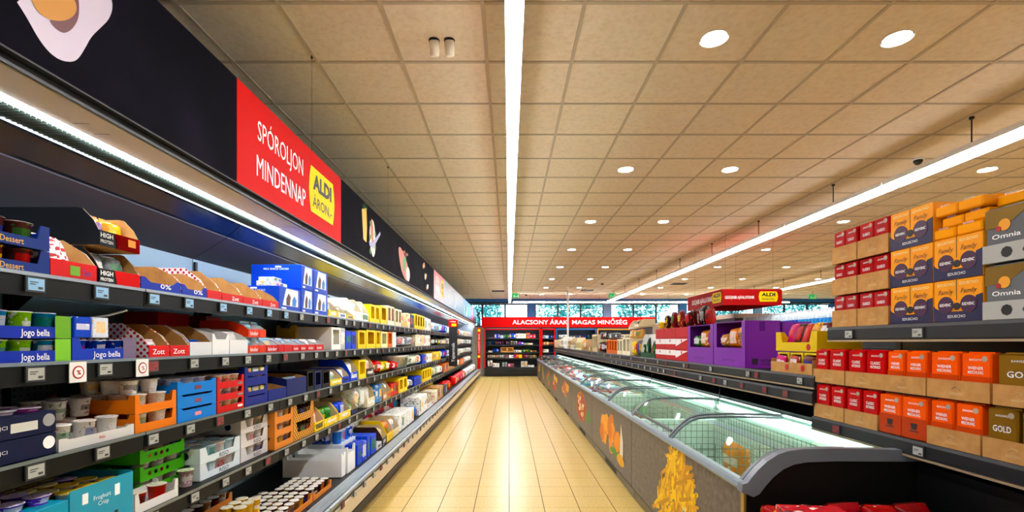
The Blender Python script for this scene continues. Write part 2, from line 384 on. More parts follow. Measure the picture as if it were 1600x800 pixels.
# ceiling details
for i, px in enumerate((-.515, -.41)):
    s = empty('ceiling_sensor', 'white barrel sensor on the ceiling left of the light line, %s one' % ('left' if i == 0 else 'right'), 'sensor', 'twin ceiling sensors', (px, 3.32, H))
    MB().lathe([(.038, -.003), (.038, 0)], n=20).build('ring', BLACK, s)
    b = MB().lathe([(.022, -.10), (.030, -.095), (.032, -.08), (.032, -.004)], n=20).build('barrel', mat('warm white plastic', 'fff8ea', .4), s); b.rotation_euler.x = .3
s = empty('dome_camera', 'black dome security camera under the ceiling above the coffee shelf', 'camera', None, (4.62, 5.46, H))
MB().lathe([(.055, -.02), (.055, 0)], n=20).build('base', WHITEM, s); MB().lathe([(.012, -.07), (.03, -.06), (.043, -.04), (.046, -.02)], n=20).build('dome', BLACK, s)
for lab, px, py in (('small dark ceiling sensor near the far green exit sign', 941, 443), ('small dark ceiling dot beside the middle exit sign', 822, 460.5)):
    Y = F*(H-EYE)/(VY-py); X = (px-VX)/F*Y
    s = empty('ceiling_detector', lab, 'detector', None, (X, Y, H)); MB().lathe([(.03, -.05), (.05, -.03), (.05, 0)], n=12).build('body', DGREY, s)
ventm = MB().box(-.3, .3, -.3, .3, -.006, -.001).mesh('plate', WHITEM); sl = MB()
for j in range(9): sl.box(-.26, .26, -.26+j*.06, -.235+j*.06, -.012, -.006)
slm = sl.mesh('slats', DGREY)
for i, (lab, X, Y) in enumerate((('grey slotted ceiling vent left of the middle light line end', -.45, 19.5), ('grey slotted ceiling vent behind the thin pole', 3.1, 19.2), ('grey slotted ceiling vent left of the hanging red sign', 6.0, 17.1))):
    s = empty('ceiling_vent', lab, 'vent', 'ceiling vents', (X, Y, H)); new('plate', ventm, s); new('slats', slm, s)
# exit signs
GREEN = mat('exit sign green', '0aa060', .4, emit=.5)
for i, (lab, px, py) in enumerate((('green exit sign at the end of the middle light line', 801.5, 462), ('green exit sign at the end of the right light line', 957, 462), ('green exit sign above the water bottles', 1270, 464))):
    Y = 19.6; X = (px-VX)/F*Y+(.12 if i == 0 else 0); z = EYE+(VY-py)/F*Y
    s = empty('exit_sign', lab, 'sign', 'green exit signs', (X, Y, z))
    MB().box(-.15, .15, 0, .03, -.09, .09).build('panel', GREEN, s)
    MB().box(-.1, -.04, -.002, -.001, -.06, .02).poly([(-.02, -.002, -.05), (.06, -.002, -.05), (.06, -.002, -.02), (-.02, -.002, -.02)]).box(.07, .12, -.002, -.001, -.07, .07).build('pictogram', WHITE, s)
    MB().tube([(0, .015, .09), (0, .015, H-z)], .006).build('hanger', DGREY, s)
# thin ceiling pole
s = empty('ceiling_pole', 'thin white pole rising from the right shelf to the ceiling', 'pole', None, (2.2, 18.1, 1.35))
MB().lathe([(.035, .0), (.035, H-1.36)], n=14).build('tube', WHITEM, s); MB().lathe([(.06, H-1.38), (.06, H-1.355)], n=14).build('flange', WHITEM, s)

# ================================================================ fixtures
# ---- left chiller: local x along the aisle, y = depth from the nose at X=-1.25
SH = {'A': 1.79, 'B': 1.49, 'C': 1.165, 'D': .815}
CH_L = 2.5
def chiller_meshes(L):
    M = {}
    e = .004
    M['base'] = MB().prism([(.12, 0), (.12, .2), (.02, .215), (.02, .36), (.0, .37), (.13, .395), (.95, .395), (.95, 0)], e, L-e).mesh('base', DARK)
    M['bumper'] = MB().prism([(.0, .215), (-.008, .225), (-.008, .335), (.0, .345), (.02, .345), (.02, .215)], e, L-e).mesh('bumper', CREAM)
    M['kick'] = MB().box(e, L-e, .105, .12, .01, .19).box(e, L-e, .095, .105, .07, .1).mesh('kickplate', mat('dark brown kickplate', '2c2622', .5))
    nose = MB().prism([(-.006, .372), (-.012, .384), (-.01, .402), (.004, .41), (.018, .408), (.018, .372)], e, L-e)
    M['rail'] = nose.mesh('front_rail', STEEL)
    gr = MB()
    for j in range(7): gr.box(e, L-e, .03+j*.0155, .038+j*.0155, .397, .4045)
    for j in range(int(L/.25)+1): gr.box(.006+j*.245, .012+j*.245, .022, .135, .396, .4015)
    M['grille'] = gr.mesh('air_grille', mat('bright grille steel', 'c4ccd0', .35, .3))
    M['deck'] = MB().box(e, L-e, .137, .95, .396, .402).mesh('deck', DGREY)
    M['back'] = MB().box(e, L-e, .95, .98, .395, 2.16).mesh('back_panel', [BACKPERF])
    can = MB().prism([(.20, 2.367), (.20, 2.405), (.22, 2.45), (1.2, 2.45), (1.2, 2.12), (.98, 2.12), (.95, 2.15), (.70, 2.30), (.62, 2.372), (.50, 2.372), (.43, 2.40), (.385, 2.372)], e, L-e)
    M['canopy'] = can.mesh('canopy', mat('glossy dark lining', '16222a', .22))
    M['soffit'] = MB().box(e, L-e, .205, .372, 2.358, 2.366).box(.9, .903, .28, .34, 2.3575, 2.358, 1).box(.99, .993, .28, .34, 2.3575, 2.358, 1).mesh('soffit_strip', [CREAM, DGREY])
    M['lip'] = MB().box(e, L-e, .192, .2, 2.36, 2.408).mesh('edge_trim', BLACK)
    hc = MB().box(e, L-e, .44, .55, 2.364, 2.371)
    for j in range(int(L/.02)): hc.box(.006+j*.02, .009+j*.02, .44, .55, 2.358, 2.364)
    M['comb'] = hc.mesh('air_honeycomb', mat('green grey honeycomb', '5e6a5c', .5))
    M['led'] = MB().box(e, L-e, .380, .408, 2.356, 2.368).mesh('led_tube', EMC)
    M['led2'] = MB().box(e, L-e, .580, .586, 2.369, 2.3715).mesh('thin_led_tube', EMC2)
    M['liner'] = MB().prism([(.71, 2.285), (.95, 2.14), (.955, 2.15), (.715, 2.297)], e, L-e).mesh('rear_lining', mat('plum grey lining', '4a4248', .4))
    for nm in 'ABCD':
        z = SH[nm]
        M['sh'+nm] = MB().box(.004, L/2-.004, .3605, .93, z-.022, z).box(L/2+.004, L-.004, .3605, .93, z-.022, z).prism([(.82, z-.022), (.93, z-.022), (.93, z-.09), (.9, z-.09)], .03, .034).prism([(.82, z-.022), (.93, z-.022), (.93, z-.09), (.9, z-.09)], L/2-.002, L/2+.002).mesh('shelf', DARK)
        M['rl'+nm] = MB().prism([(.343, z+.001), (.354, z+.001), (.354, z-.06), (.36, z-.075), (.346, z-.075)], .003, L/2-.003).prism([(.343, z+.001), (.354, z+.001), (.354, z-.06), (.36, z-.075), (.346, z-.075)], L/2+.003, L-.003).mesh('price_rail', DARK)
        M['ed'+nm] = MB().box(.003, L/2-.003, .336, .3425, z-.008, z+.004).box(L/2+.003, L-.003, .336, .3425, z-.008, z+.004).mesh('metal_edge', STEEL)
    M['upr'] = MB().box(.006, .03, .935, .948, .405, 2.12).mesh('upright', DARK)
    return M
def m_perf():
    m = mat('perforated back panel', '8298a4', .45); tc = N(m, 'ShaderNodeTexCoord').outputs['Object']
    sp = N(m, 'ShaderNodeSeparateXYZ'); m.node_tree.links.new(tc, sp.inputs[0])
    a = math_n(m, 'SUBTRACT', math_n(m, 'FRACT', math_n(m, 'MULTIPLY', sp.outputs[0], 33)), .5); b = math_n(m, 'SUBTRACT', math_n(m, 'FRACT', math_n(m, 'MULTIPLY', sp.outputs[2], 33)), .5)
    d = math_n(m, 'LESS_THAN', math_n(m, 'ADD', math_n(m, 'MULTIPLY', a, a), math_n(m, 'MULTIPLY', b, b)), .03)
    px = math_n(m, 'LESS_THAN', math_n(m, 'FRACT', math_n(m, 'DIVIDE', sp.outputs[0], .625)), .4); pz = math_n(m, 'LESS_THAN', math_n(m, 'FRACT', math_n(m, 'DIVIDE', sp.outputs[2], .31)), .4)
    setbase(m, mixc(m, math_n(m, 'MULTIPLY', d, math_n(m, 'MULTIPLY', px, pz)), '8298a4', '1c262e')); return m
BACKPERF = m_perf()
CM = chiller_meshes(CH_L)
bayw = ['first', 'second', 'third', 'fourth', 'fifth', 'sixth', 'seventh', 'eighth', 'ninth']
CY0 = .86-2.5
for i in range(9):
    t = empty('chiller_cabinet', 'open five-deck dairy chiller section, %s from the camera in the left row' % bayw[i], 'chiller', 'dairy chiller sections', (-1.25, CY0+i*CH_L, 0), L90)
    for k in ('base', 'bumper', 'kick', 'rail', 'grille', 'deck', 'back', 'canopy', 'soffit', 'lip', 'comb', 'led', 'led2', 'liner', 'upr'): new(CM[k].name.split('.')[0], CM[k], t)
    new('upright', CM['upr'], t).location = (1.23, 0, 0)
    for nm in 'ABCD':
        s = new('shelf', CM['sh'+nm], t); new('price_rail', CM['rl'+nm], s); new('metal_edge', CM['ed'+nm], s)
CYE = CY0+9*CH_L
# end panel of the row
e = empty('chiller_end_panel', 'pale grey end panel closing the far end of the dairy chillers', 'panel', None, (-1.25, CYE, 0), L90)
MB().prism([(0, 0), (0, .40), (.33, .46), (.33, 2.1), (.19, 2.3), (.19, 2.45), (1.2, 2.45), (1.2, 0)], .003, .04).build('side', LGREY, e)
# banner panels on the canopy
BX = -1.419; BZ0 = 2.394; BZ1 = 2.94; KB = 1.419/1.45
def bp(px, py):
    Y = F*1.419/(VX-px); return Y, EYE+(VY-py)/F*Y
def banner(y0, y1, m, lab, name='banner_panel'):
    y0 *= KB; y1 *= KB
    t = empty(name, lab, 'banner', 'chiller banner', (BX, y0, 0), L90)
    MB().box(.002, y1-y0-.002, 0, .02, BZ0, BZ1).build('board', m, t)
    MB().box(.002, y1-y0-.002, -.004, .022, BZ0-.006, BZ0).build('bottom_trim', DGREY, t)
    return t
def flat(parent, name, pts, m, d=-.0015, smooth=False):
    "flat print: pts (x,z) in the front plane"
    if smooth:
        for _ in range(2): pts = [q for a, b in zip(pts, list(pts[1:])+[pts[0]]) for q in ((a[0]*.75+b[0]*.25, a[1]*.75+b[1]*.25), (a[0]*.25+b[0]*.75, a[1]*.25+b[1]*.75))]
    return MB().poly([(x, d, z) for x, z in pts]).build(name, m, parent)
def blob(cx, cz, rx, rz, n=24, wob=.1, seed=0, rot=0):
    r = random.Random(seed); ph = [r.uniform(0, 6.28) for _ in range(3)]; out = []
    for i in range(n):
        a = 2*math.pi*i/n; k = 1+wob*(math.sin(2*a+ph[0])+.5*math.sin(3*a+ph[1])+.3*math.sin(5*a+ph[2]))
        x, z = rx*k*math.cos(a), rz*k*math.sin(a)
        out.append((cx+x*math.cos(rot)-z*math.sin(rot), cz+x*math.sin(rot)+z*math.cos(rot)))
    return out
def badge(t, cx, cz, w, h, line2='ÁRON,-', face='front', d=-.002):
    def P(pts): return [(x, d, z) for x, z in pts] if face == 'front' else [(d, -x, z) for x, z in pts]
    w2 = w/2; h2 = h/2
    pts = [(-w2*.86, h2), (w2*.86, h2), (w2*.95, h2*.55), (w2, 0), (w2*.95, -h2*.55), (w2*.86, -h2), (-w2*.86, -h2), (-w2*.95, -h2*.55), (-w2, 0), (-w2*.95, h2*.55)]
    b = MB().poly(P([(cx+x, cz+z) for x, z in pts])).build('badge', YEL, t)
    if face == 'front':
        letter(b, 'ALDI', BLK, cx, cz+h*.04, h*.33, width=w*.72, bold=.05, center=True, depth=d-.0015)
        letter(b, line2, BLK, cx, cz-h*.36, h*.24, width=w*.74, bold=.01, center=True, depth=d-.0015)
    else:
        letter(b, 'ALDI', BLK, -cx, cz+h*.04, h*.33, width=w*.72, bold=.05, center=True, depth=d-.0015, face='near')
        letter(b, line2, BLK, -cx, cz-h*.36, h*.24, width=w*.74, bold=.01, center=True, depth=d-.0015, face='near')
CHEESE = mat('cheese yellow print', 'e8b84a', .5); HERB = mat('herb green print', '4c9a3a', .5); MEAT = mat('meat pink print', 'c8705a', .5); PLATE = mat('plate lilac white print', 'cfc2d4', .4); GOLDB = mat('baked gold print', 'c8903a', .5); JAM = mat('berry sauce print', '6a1a24', .4); SKINM = mat('cream dip print', 'f0e8d8', .5)
t = banner(-1.6, 2.573, SLATE, 'dark slate banner panel with a white dessert plate, nearest the camera')
Y, z = bp(100, 10); o = 1.6*KB
pl = flat(t, 'plate_picture', [(Yv+o, zv) for Yv, zv in (bp(17, -10), bp(40, 25), bp(60, 62), bp(78, 84), bp(95, 95), bp(112, 97), bp(122, 92), bp(133, 74), bp(142, 57), bp(158, 42), bp(170, 30), bp(176, 12), bp(172, -10))], PLATE, smooth=True)
flat(pl, 'cake_picture', [(Yv+o, zv) for Yv, zv in (bp(45, -10), bp(52, 12), bp(66, 26), bp(84, 33), bp(104, 32), bp(117, 22), bp(119, 8), bp(110, -10))], GOLDB, -.003, True)
flat(pl, 'sauce_picture', [(Yv+o, zv) for Yv, zv in (bp(74, 28), bp(82, 42), bp(96, 52), bp(106, 50), bp(115, 42), bp(123, 26), bp(122, -8), bp(112, -8))], JAM, -.0022, True)
t = banner(2.573, 4.17, RED, 'red banner panel reading SPÓROLJON MINDENNAP with yellow badge')
FS = dict(bold=.012)
letter(t, 'SPÓROLJON', WHITE, 2.78-2.573, 2.705, .118, width=.60, depth=-.0015, bold=0)
letter(t, 'MINDENNAP', WHITE, 2.77-2.573, 2.50, .125, width=.65, depth=-.0015, bold=0)
badge(t, 3.725-2.573, 2.665, .50, .33)
t = banner(4.17, 9.32, SLATE, 'dark banner panel with cheese, meat and herb pictures beyond the red one')
o = -4.17*KB
def food(t, o, px, py, kind, sc_=1, seed=1):
    Y, z = bp(px, py); x = Y+o
    if kind == 'cheese':
        flat(t, 'cheese_picture', [(x-.1, z+.12), (x+.05, z+.17), (x+.07, z-.02), (x+.05, z-.17), (x-.05, z-.16)], CHEESE)
        for j in range(6): flat(t, 'herb_picture', [(x-.06+j*.02, z+.13), (x-.09+j*.035, z+.24-abs(j-3)*.02), (x-.052+j*.02, z+.13)], HERB, -.002)
    if kind == 'roll':
        flat(t, 'sandwich_picture', blob(x, z, .10*sc_, .2, 20, .08, seed, .2), SKINM); flat(t, 'ham_picture', blob(x-.02, z+.04, .05, .15, 16, .1, seed+1, .2), MEAT, -.003)
        for j in range(5): flat(t, 'herb_picture', blob(x-.09+.18*(j % 2), z-.15+j*.07, .025, .03, 8, .2, j), HERB, -.004)
        flat(t, 'spoon_picture', [(x-.14, z-.06), (x-.02, z-.05), (x+.28, z+.13), (x+.29, z+.1), (x, z-.11), (x-.12, z-.1)], mat('lilac spoon print', '9a9ac8', .4), -.005)
    if kind == 'ham':
        flat(t, 'ham_picture', blob(x, z, .2*sc_, .16, 24, .12, seed, -.5), MEAT); flat(t, 'herb_picture', blob(x+.02, z+.02, .07, .14, 14, .2, seed, -.4), HERB, -.003)
        flat(t, 'bowl_picture', blob(x+.25, z-.09, .12, .1, 20, 0, 1), SKINM, -.004)
        for j in range(4): flat(t, 'slice_picture', blob(x-.05+.09*j, z+.16+.02*(j % 2), .03, .025, 8, .1, j), MEAT, -.003)
    if kind == 'sprigs':
        for j in range(6): flat(t, 'nut_picture', blob(x-.15+j*.08, z+.2-.08*j+.1*(j % 2), .06, .045, 12, .2, j+seed, .6), (CHEESE, MEAT, SKINM)[j % 3], -.002-.0005*j)
food(t, o, 570, 350, 'cheese'); food(t, o, 582, 372, 'roll'); food(t, o, 631, 414, 'ham', 1.5); food(t, o, 664, 436, 'sprigs', 1, 4)
t = banner(9.32, 10.8, mat('coral red panel', 'e4303c', .35), 'second red banner panel further along with white words and yellow badge')
letter(t, 'ZÖLD', WHITE, .25, 2.76, .11, width=.42, depth=-.0015); letter(t, 'MENTES', WHITE, .25, 2.56, .12, width=.5, bold=.02, depth=-.0015)
badge(t, 1.12, 2.69, .4, .34)
t = banner(10.8, 15.5, mat('daylight tinted slate', '33405e', .35), 'daylit blue grey banner panel with pale bottle pictures past the second red one'); o = -10.8*KB  # dark banner tinted blue: window daylight put into its colour
food(t, o, 701, 465, 'sprigs', 1, 2); food(t, o, 711, 470, 'roll', 1.4, 5)
t = banner(15.5, 18.4, mat('bright daylight tint', '2f86c8', .3), 'bright blue daylit banner panel close to the window'); food(t, -15.5, 729, 486, 'ham', 1.2, 6)  # stronger daylight blue put into the banner colour near the windows
t = banner(18.4, 19.5, mat('pink red panel', 'd8407a', .35), 'pink banner panel near the far end of the dairy chillers'); letter(t, 'ALDI', WHITE, .25, 2.62, .2, width=.6, depth=-.0015)
t = banner(19.5, CYE/KB-.02, mat('daylight tinted slate'), 'last daylit blue banner panel at the far end of the dairy chillers')
wm = MB().tube([(0, 0, 0), (0, 0, H-BZ1)], .0012, 4).lathe([(.008, H-BZ1-.02), (.008, H-BZ1)], n=8).mesh('wire', DGREY)
for i in range(9):
    w = new('hanging_wire', wm); w.location = (BX-.01, 1.3+i*2.2, BZ1); tag(w, 'thin steel wire holding up the chiller banner', 'wire', 'banner hanging wires')
# shelf end sign and end strip
t = empty('divider_sign', 'black upright Tejtermék sign with red head between the dairy chillers', 'sign', None, (-1.55, 12.6, 0))
MB().box(-.02, .2, 0, .012, .94, 1.96).build('blade', BLACK, t); MB().box(-.03, .21, -.002, .012, 1.96, 2.16).build('header', RED, t)
MB().box(.05, .17, -.004, -.002, 1.98, 2.05).build('price_patch', YEL, t); letter(t, '+védjegy', WHITE, .0, 2.09, .035, width=.16, depth=-.004)
l = letter(t, 'Tejtermék', WHITE, 0, 0, .085, width=.5); l.rotation_euler = (0, -L90, 0); l.location = (.13, -.003, 1.05)
t = empty('end_strip', 'red upright strip with yellow discs at the dairy row end', 'sign', None, (-1.37, CYE-.06, 0))
MB().box(0, .14, 0, .02, .412, 2.19).build('strip', RED, t)
for zz in (.95, 2.08): rl(MB().lathe([(.06, 0), (.06, .004)], n=18).build('disc', YEL, t), (.07, -.004, zz), 'x')
l = letter(t, 'ALACSONY ÁRAK', WHITE, 0, 0, .06, width=.85); l.rotation_euler = (0, -L90, 0); l.location = (.1, -.003, 1.08)

# ---- freezers on the right: local x = -Y (R placement), y = depth from front X=1.21
FZ_L = 2.28
PROF = [(0, .835), (.02, .862), (.056, .904), (.1, .945), (.155, .980), (.21, .998), (.285, 1.006), (.45, 1.010), (.88, 1.0)]
def offp(p, d): return [(y, z-d) for y, z in p]
def freezer_meshes(L):
    M = {}; e = .006
    M['shell'] = MB().box(e, L-e, .0+.012, .05, .14, .80).box(e, L-e, .84, .9, .1, .985).box(e, L-e, .05, .84, .1, .16).box(e, .045, .05, .84, .16, .80).box(L-.045, L-e, .05, .84, .16, .80).mesh('shell', mat('white freezer lining', 'eef6f2', .4))
    M['front'] = MB().box(e, L-e, 0, .012, .14, .80).mesh('front_panel', WOOD)
    M['kick'] = MB().box(e, L-e, .035, .05, .012, .135).mesh('kickplate', mat('olive steel kick', '6a6448', .35, .5))
    gr = MB()
    for r_ in range(5):
        for j in range(22): gr.box(L*.5-.33+j*.03, L*.5-.312+j*.03, .031, .035, .03+r_*.018, .043+r_*.018)
    M['vent'] = gr.mesh('vent_grille', BLACK)
    M['seam'] = MB().box(e, L-e, -.003, .012, .128, .14).mesh('lower_trim', BLACK)
    M['rim'] = MB().prism([(-.02, .80), (-.028, .815), (-.02, .835), (0, .842), (.03, .842), (.035, .80)], e, L-e).mesh('rim', mat('grey blue rim', '9aa8b4', .3, .3))
    M['backrail'] = MB().box(e, L-e, .84, .9, .985, 1.005).mesh('back_rail', mat('pale green rail', '8fb0a6', .35))
    M['strip'] = MB().box(e, L-e, .85, .875, 1.006, 1.012).mesh('led_strip', EMF)
    M['glow'] = MB().box(.06, L-.06, .82, .838, .93, .95).mesh('added_fill_strip', mat('freezer inner led', 'eafff4', .4, emit=11))  # glowing strip added under the back rail to brighten the freezer inside
    M['tag'] = MB().box(L*.62, L*.62+.055, -.003, 0, .3, .42).box(L*.62+.01, L*.62+.045, -.0035, -.003, .315, .395, 1).mesh('rating_label', [mat('label cream', 'd8d2b0', .5), mat('label olive', '8a8468', .6)])
    bk = MB(); r_ = .0028
    # wire baskets: rear, front and cross walls
    zt = .79
    for yy in (.07, .80):
        zz = .2
        while zz < zt+(.1 if yy > .5 else 0): bk.tube([(.06, yy, zz), (L-.06, yy, zz)], r_, 4); zz += .062
        j = .06
        while j < L-.05: bk.tube([(j, yy, .18), (j, yy, zt+(.1 if yy > .5 else 0))], r_, 4); j += .05
    for xx in (.07, L*.5, L-.07):
        zz = .2
        while zz < zt: bk.tube([(xx, .07, zz), (xx, .80, zz)], r_, 4); zz += .062
        j = .07
        while j < .80: bk.tube([(xx, j, .18), (xx, j, zt)], r_, 4); j += .055
    M['basket'] = bk.mesh('wire_baskets', mat('olive wire', '7c8470', .4, .3))
    def arc(x, w, d, th):
        up = offp(PROF, d); lo = offp(PROF, d+th); return MB().prism(up+lo[::-1], x, x+w).mesh('lid_frame', GREYP)
    M['arcs'] = [arc(x, .028, d, .014) for x, d in ((.03, -.016), (L*.5-.03, -.016), (L*.5, .0), (L-.05, .0))]
    def lid(x0, x1, d):
        up = offp(PROF[1:], d); n = len(up); mb = MB()
        mb.prism(up+offp(PROF[1:], d+.004)[::-1], x0, x1, smooth=False); return mb.mesh('glass', GLASS_F)
    M['lid1'] = lid(.055, L*.5-.03, -.01); M['lid2'] = lid(L*.5+.03, L-.05, .006)
    M['handle1'] = MB().box(.06, L*.5-.04, .02, .035, .868+.008, .89+.006).mesh('handle', GREYP)
    return M
FM = freezer_meshes(FZ_L)
FX = 1.21; FY0 = 2.50; NF = 8
picn = ['golden fries', 'chicken nuggets', 'pizza with basil', 'lasagne slices', 'red pasta', 'salmon', 'vegetable bake', 'bread rolls']
FRY = [mat('fry yellow %d' % i, c, .5) for i, c in enumerate(('f4cc20', 'ffdc48', 'e4b010', 'd09c10'))]
NUG = [mat('nugget %d' % i, c, .5) for i, c in enumerate(('f0a41c', 'e0880e', 'f8b830'))]
def picture(u, k):
    r = random.Random(k*11+3)
    cx = FZ_L*.55 if k else FZ_L*.565; cz = .43
    g = MB()
    if k == 0:
        for j in range(230):
            t_ = r.random(); z = .22+.42*t_; halfw = .19*(1-t_)**.6+.03
            x = cx+r.uniform(-halfw, halfw); a = r.gauss(1.3, .45); Ln = r.uniform(.035, .075); w = r.uniform(.007, .011)
            dx, dz = math.cos(a), math.sin(a); nx, nz = -dz*w, dx*w; d = -.0006-.00001*j
            g.poly([(x-dx*Ln-nx, d, z-dz*Ln-nz), (x+dx*Ln-nx, d, z+dz*Ln-nz), (x+dx*(Ln+w), d, z+dz*(Ln+w)), (x+dx*Ln+nx, d, z+dz*Ln+nz), (x-dx*Ln+nx, d, z-dz*Ln+nz)], r.randrange(4))
        g.build('fries_picture', FRY, u); return
    if k == 1:
        for j in range(16):
            x = cx+r.uniform(-.23, .2); z = .42+r.uniform(-.13, .15)*(1-abs(x-cx)*2); g.poly([(a, -.001-.0001*j, b) for a, b in blob(x, z, .055, .095, 14, .1, j)], j % 3)
        g.build('nuggets_picture', NUG, u)
        flat(u, 'dip_picture', [(cx+.24, .30), (cx+.27, .60), (cx+.31, .45), (cx+.31, .30)], SKINM, -.004); flat(u, 'lemon_picture', blob(cx+.26, .28, .07, .055, 14, .1, 3), CHEESE, -.005)
        flat(u, 'herb_picture', blob(cx+.12, .3, .07, .04, 14, .3, 3), HERB, -.0045); return
    if k == 2:
        flat(u, 'pizza_picture', blob(cx, .44, .22, .2, 30, .02, 2), mat('pizza crust print', 'b8703a', .5)); flat(u, 'topping_picture', blob(cx, .44, .18, .165, 30, .03, 2), mat('tomato print', 'b84434', .5), -.002)
        for j in range(14): g.poly([(a, -.003-.0001*j, b) for a, b in blob(cx+r.uniform(-.13, .13), .44+r.uniform(-.12, .12), .035, .03, 10, .2, j)], j % 2)
        g.build('cheese_picture', [SKINM, CHEESE], u); flat(u, 'basil_picture', blob(cx+.28, .38, .05, .09, 14, .2, 3), HERB); return
    cs = [(MEAT, CHEESE), (mat('tomato print'), CHEESE), (mat('salmon print', 'e0723c', .5), HERB), (CHEESE, HERB), (GOLDB, CHEESE)][k-3]
    for j in range(9): g.poly([(a, -.001-.0001*j, b) for a, b in blob(cx+r.uniform(-.15, .15), .43+r.uniform(-.13, .13), .09, .075, 14, .15, j)], j % 2)
    g.build('food_picture', list(cs), u)
for i in range(NF):
    t = empty('chest_freezer', 'glass-lidded chest freezer with %s picture, %s from the camera' % (picn[i], bayw[i]), 'freezer', 'chest freezer row', (FX, FY0+(i+1)*FZ_L, 0), -L90)
    for k in ('shell', 'front', 'kick', 'vent', 'seam', 'rim', 'backrail', 'strip', 'glow', 'tag', 'basket'): new(FM[k].name.split('.')[0], FM[k], t)
    f1 = new('lid', FM['lid1'], t); f2 = new('lid', FM['lid2'], t)
    for a, p in zip(FM['arcs'], (f1, f1, f2, f2)): new('lid_frame', a, p)
    new('handle', FM['handle1'], f1)
    picture(t, i)
    for ch in list(t.children):
        if ch.name.split('.')[0].endswith('_picture'):
            for v in ch.data.vertices: v.co.x = FZ_L*.56+(v.co.x-FZ_L*.56)*(2.3 if i < 2 else 2.6); v.co.z = .47+(v.co.z-.43)*1.25
t = empty('freezer_end_cap', 'black end cap with grey curved profile at the freezer row end', 'panel', None, (FX, FY0, 0), -L90)
MB().prism([(.0, .02), (.0, .8)]+offp(PROF, .03)+[(.9, .97), (.9, .02)], .004, .03).build('panel', mat('black end panel', '060606', .5), t)
EDG = [(-.03, .80), (-.025, .84)]+[(y, z+.012) for y, z in PROF]+[(.9, 1.012)]
INN = [(.9, .957), (.88, .955), (.45, .957), (.30, .952), (.235, .94), (.18, .915), (.13, .875), (.09, .83), (.06, .79), (.03, .775)]
MB().prism(EDG+INN, .0, .05).build('profile_edge', mat('grey profile', '848c96', .35), t)
MB().box(.0, .034, -.012, -.0005, .01, .79).build('corner_post', mat('brass corner', 'b89a60', .35, .4), t)

# ---- right shelving over the freezers
GX = 2.0
def rail_meshes(L, w=.6, th=.03, kraft=False):
    a = MB().box(.003, L-.003, .012, w, -.03, 0).mesh('shelf_board', DARK)
    b = MB().prism([(0, .0), (.012, .002), (.012, -.085), (.0, -.085), (-.006, -.07), (-.006, -.015)], .003, L-.003).mesh('price_rail', DGREY)
    c = MB().box(.003, L-.003, -.009, .0, -.088, -.078).mesh('rail_edge', mat('tan rail edge', 'b8a488', .35, .3))
    return a, b, c
def shelf_unit(name, lab, x, yfar, L, z, w=.6, group='right row shelves', double=False):
    t = empty(name, lab, 'shelf', group, (x, yfar, z), -L90)
    a, b, c = rail_meshes(L, w); new('shelf_board', a, t); p = new('price_rail', b, t); new('rail_edge', c, p)
    if double:
        q = new('price_rail', b, t); q.location = (0, -.012, -.105); k = new('rail_edge', c, q)
    return t
ys = [3.16+2.28*k for k in range(9)]
for i, (a, b) in enumerate(zip(ys, ys[1:])):
    shelf_unit('wall_shelf', 'black shelf with twin price rails above the freezers, %s from the coffee' % bayw[i], GX, b, b-a, 1.34, .62, double=True)
shelf_unit('wall_shelf', 'black lower coffee shelf right beside the freezer end', GX, 3.19, 2.5, 1.076, .55)
shelf_unit('wall_shelf', 'black upper coffee shelf carrying the tall coffee stacks', GX, 3.03, 2.4, 1.652, .55)
t = empty('shelf_back_wall', 'black back panel behind the right shelves', 'panel', None, (0, 0, 0))
MB().box(GX+.63, GX+.67, .6, 21.3, .1, 1.52).build('lower_board', BLACK, t); MB().box(GX+.565, GX+.60, .6, 3.16, 1.04, 2.1).build('upper_board', BLACK, t)
MB().box(GX+.56, GX+.62, 3.155, 3.17, 1.0, 1.6).build('joint', DARK, t)
MB().box(GX+.06, GX+.63, .7, 2.44, .05, .95).box(GX+.02, GX+.6, .7, 2.4, .1, .12).build('base_unit', BLACK, t)
MB().box(GX+.13, GX+.63, 2.5, 21.0, .95, 1.03).build('ledge', DARK, t)
stm = MB().tube([(0, 0, 0), (.05, .10, .14), (.12, .14, .2)], .006).mesh('strut', DGREY)
for i, yy in enumerate((4.78, 7.06, 9.34, 11.62, 13.9, 16.2)):
    s = new('lid_strut', stm); s.location = (GX+.08, yy, 1.005)
    tag(s, 'slim grey strut rising from the freezer back rail, %s from the camera' % bayw[i], 'strut', 'freezer struts')

# ---- hanging red sign
t = empty('hanging_sign', 'hanging red box sign reading LEGÚJABB AJÁNLATAINK with yellow badges', 'sign', None, (4.0, 9.06, 2.26))
SR = mat('sign red', 'b00a12', .6, spec=.15)
MB().box(0, 1.12, 0, .03, 0, .30).build('front_panel', SR, t); MB().box(0, .03, .03, 1.77, 0, .30).build('side_panel', SR, t)
MB().box(1.09, 1.12, .03, 1.77, 0, .30).build('side_panel', SR, t); MB().box(.03, 1.09, 1.74, 1.77, 0, .30).build('rear_panel', SR, t); MB().box(.03, 1.09, .03, 1.74, .27, .285).build('cover', SR, t)
letter(t, 'LEGÚJABB AJÁNLATAINK', WHITE, .05, .12, .055, width=.55, bold=.01); badge(t, .86, .16, .36, .19, 'ÁRAKON,-')
letter(t, 'LEGÚJABB AJÁNLATAINK', WHITE, .98, .11, .10, width=1.05, bold=.01, face='near', center=True, depth=-.0015); badge(t, -.25, .16, .42, .20, 'ÁRAKON,-', face='near')
for x, y in ((.1, .1), (1.0, .1), (.1, 1.6), (1.0, 1.6)): MB().tube([(x, y, .3), (x, y, H-2.26)], .0015, 4).build('wire', DGREY, t)

